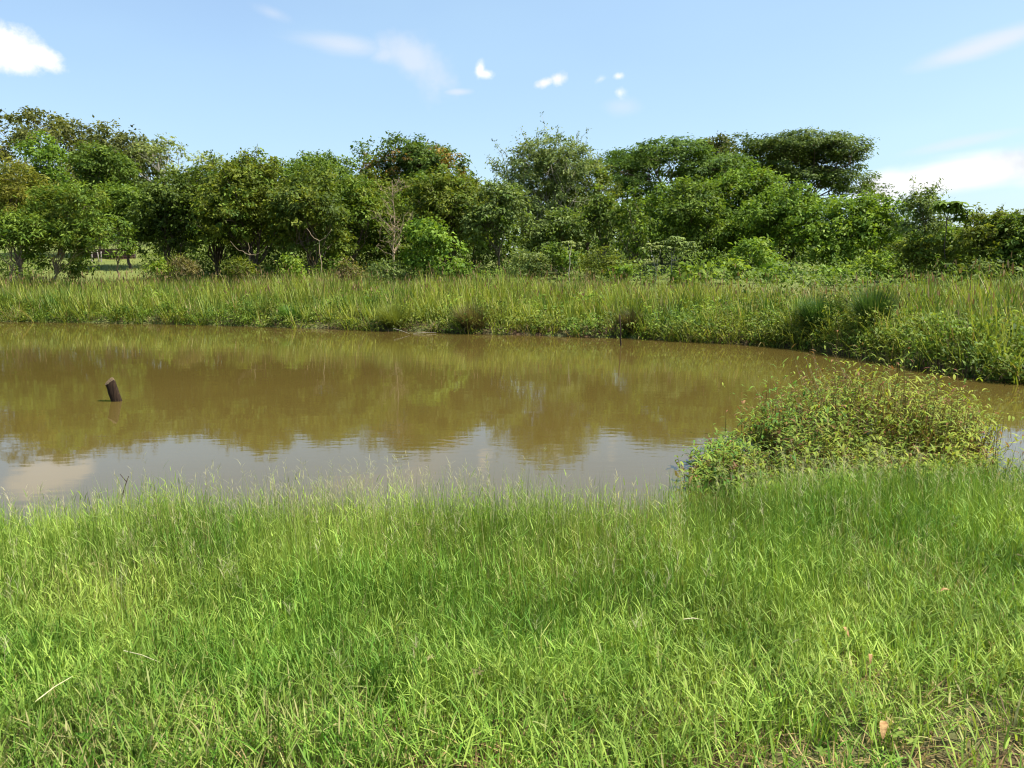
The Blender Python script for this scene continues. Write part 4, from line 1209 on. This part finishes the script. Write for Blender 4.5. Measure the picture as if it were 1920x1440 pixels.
# fallen leaves and loose straws that can be picked out
M['fallen'] = noise_material('fallen_leaf', (0.20, 0.105, 0.04), (0.40, 0.26, 0.11), 40, bump=0.3)
M['straw'] = noise_material('straw', (0.34, 0.30, 0.15), (0.55, 0.50, 0.30), 30, bump=0.2)
def fallen(label, px, py, L, W, az, el, seed):
    z0 = 0.5
    for _ in range(6):
        g_ = G(px, py, z0); z0 = float(ground_z(g_[0], g_[1])) + float(gheight(np.array([g_[0]]), np.array([g_[1]]))[0]) * 0.80
    n = 7
    t = np.linspace(0, 1, n)
    w = W * np.sin(np.pi * np.clip(t * 0.92 + 0.04, 0, 1)) ** 0.8
    h = np.array([math.cos(az), math.sin(az)]); s = np.array([-h[1], h[0]])
    mid = np.stack([h[0] * t * L * math.cos(el), h[1] * t * L * math.cos(el), t * L * math.sin(el) + 0.02 * np.sin(t * 3)], -1)
    l = mid + np.stack([s[0] * w / 2, s[1] * w / 2, w * 0.16], -1); r_ = mid - np.stack([s[0] * w / 2, s[1] * w / 2, -w * 0.16], -1)
    V = np.concatenate([mid, l, r_])
    i = np.arange(n - 1)
    Q = np.concatenate([np.stack([i, i + 1, i + 1 + n, i + n], -1), np.stack([i + 1, i, i + 2 * n, i + 1 + 2 * n], -1)])
    o = obj('fallen_leaf', mesh_np('fallen_leaf', V, Q, None, M['fallen'], smooth=True), None, g_)
    tag(o, label, 'leaf', 'dry leaves fallen in the near grass')
fallen('large pale tan curled leaf in the grass near the bottom edge', 1655, 1385, 0.085, 0.030, 1.1, 0.35, 1)
fallen('orange-brown leaf lying in the grass at the right, highest of the fallen leaves', 1757, 1112, 0.085, 0.028, 0.0, 0.1, 2)
fallen('small tan leaf hanging upright in the grass', 1592, 1195, 0.06, 0.020, 1.9, 0.5, 3)
fallen('small dark brown leaf below the upright tan one', 1632, 1245, 0.055, 0.018, 1.2, 0.4, 4)

def straw(label, ax, ay, bx_, by_, w):
    pts = []
    for (px, py) in ((ax, ay), (bx_, by_)):
        z0 = 0.5
        for _ in range(6):
            g_ = G(px, py, z0); z0 = float(ground_z(g_[0], g_[1])) + float(gheight(np.array([g_[0]]), np.array([g_[1]]))[0]) * 0.92
        pts.append(g_)
    A, Bp = pts
    tb = Tubes(); tb.add([A * 0, (Bp - A) * 0.5 + np.array([0, 0, 0.008]), Bp - A], [w, w * 0.9, w * 0.5], 5)
    o = obj('straw', tb.mesh('straw', M['straw']), None, A)
    tag(o, label, 'straw', 'loose straws on the near grass')
straw('pale horizontal straw lying across the middle of the near grass', 1282, 1161, 1318, 1162, 0.0035)
straw('long tan slanting straw in the lower left grass', 66, 1316, 136, 1268, 0.003)
straw('thin yellow bent straw in the left part of the near grass', 232, 1220, 300, 1242, 0.0025)

tt = sum(len(o.data.loops) - 2 * len(o.data.polygons) for o in bpy.data.objects if o.type == 'MESH')
print('TRIANGLES', tt, 'TREES', TRI['n'])
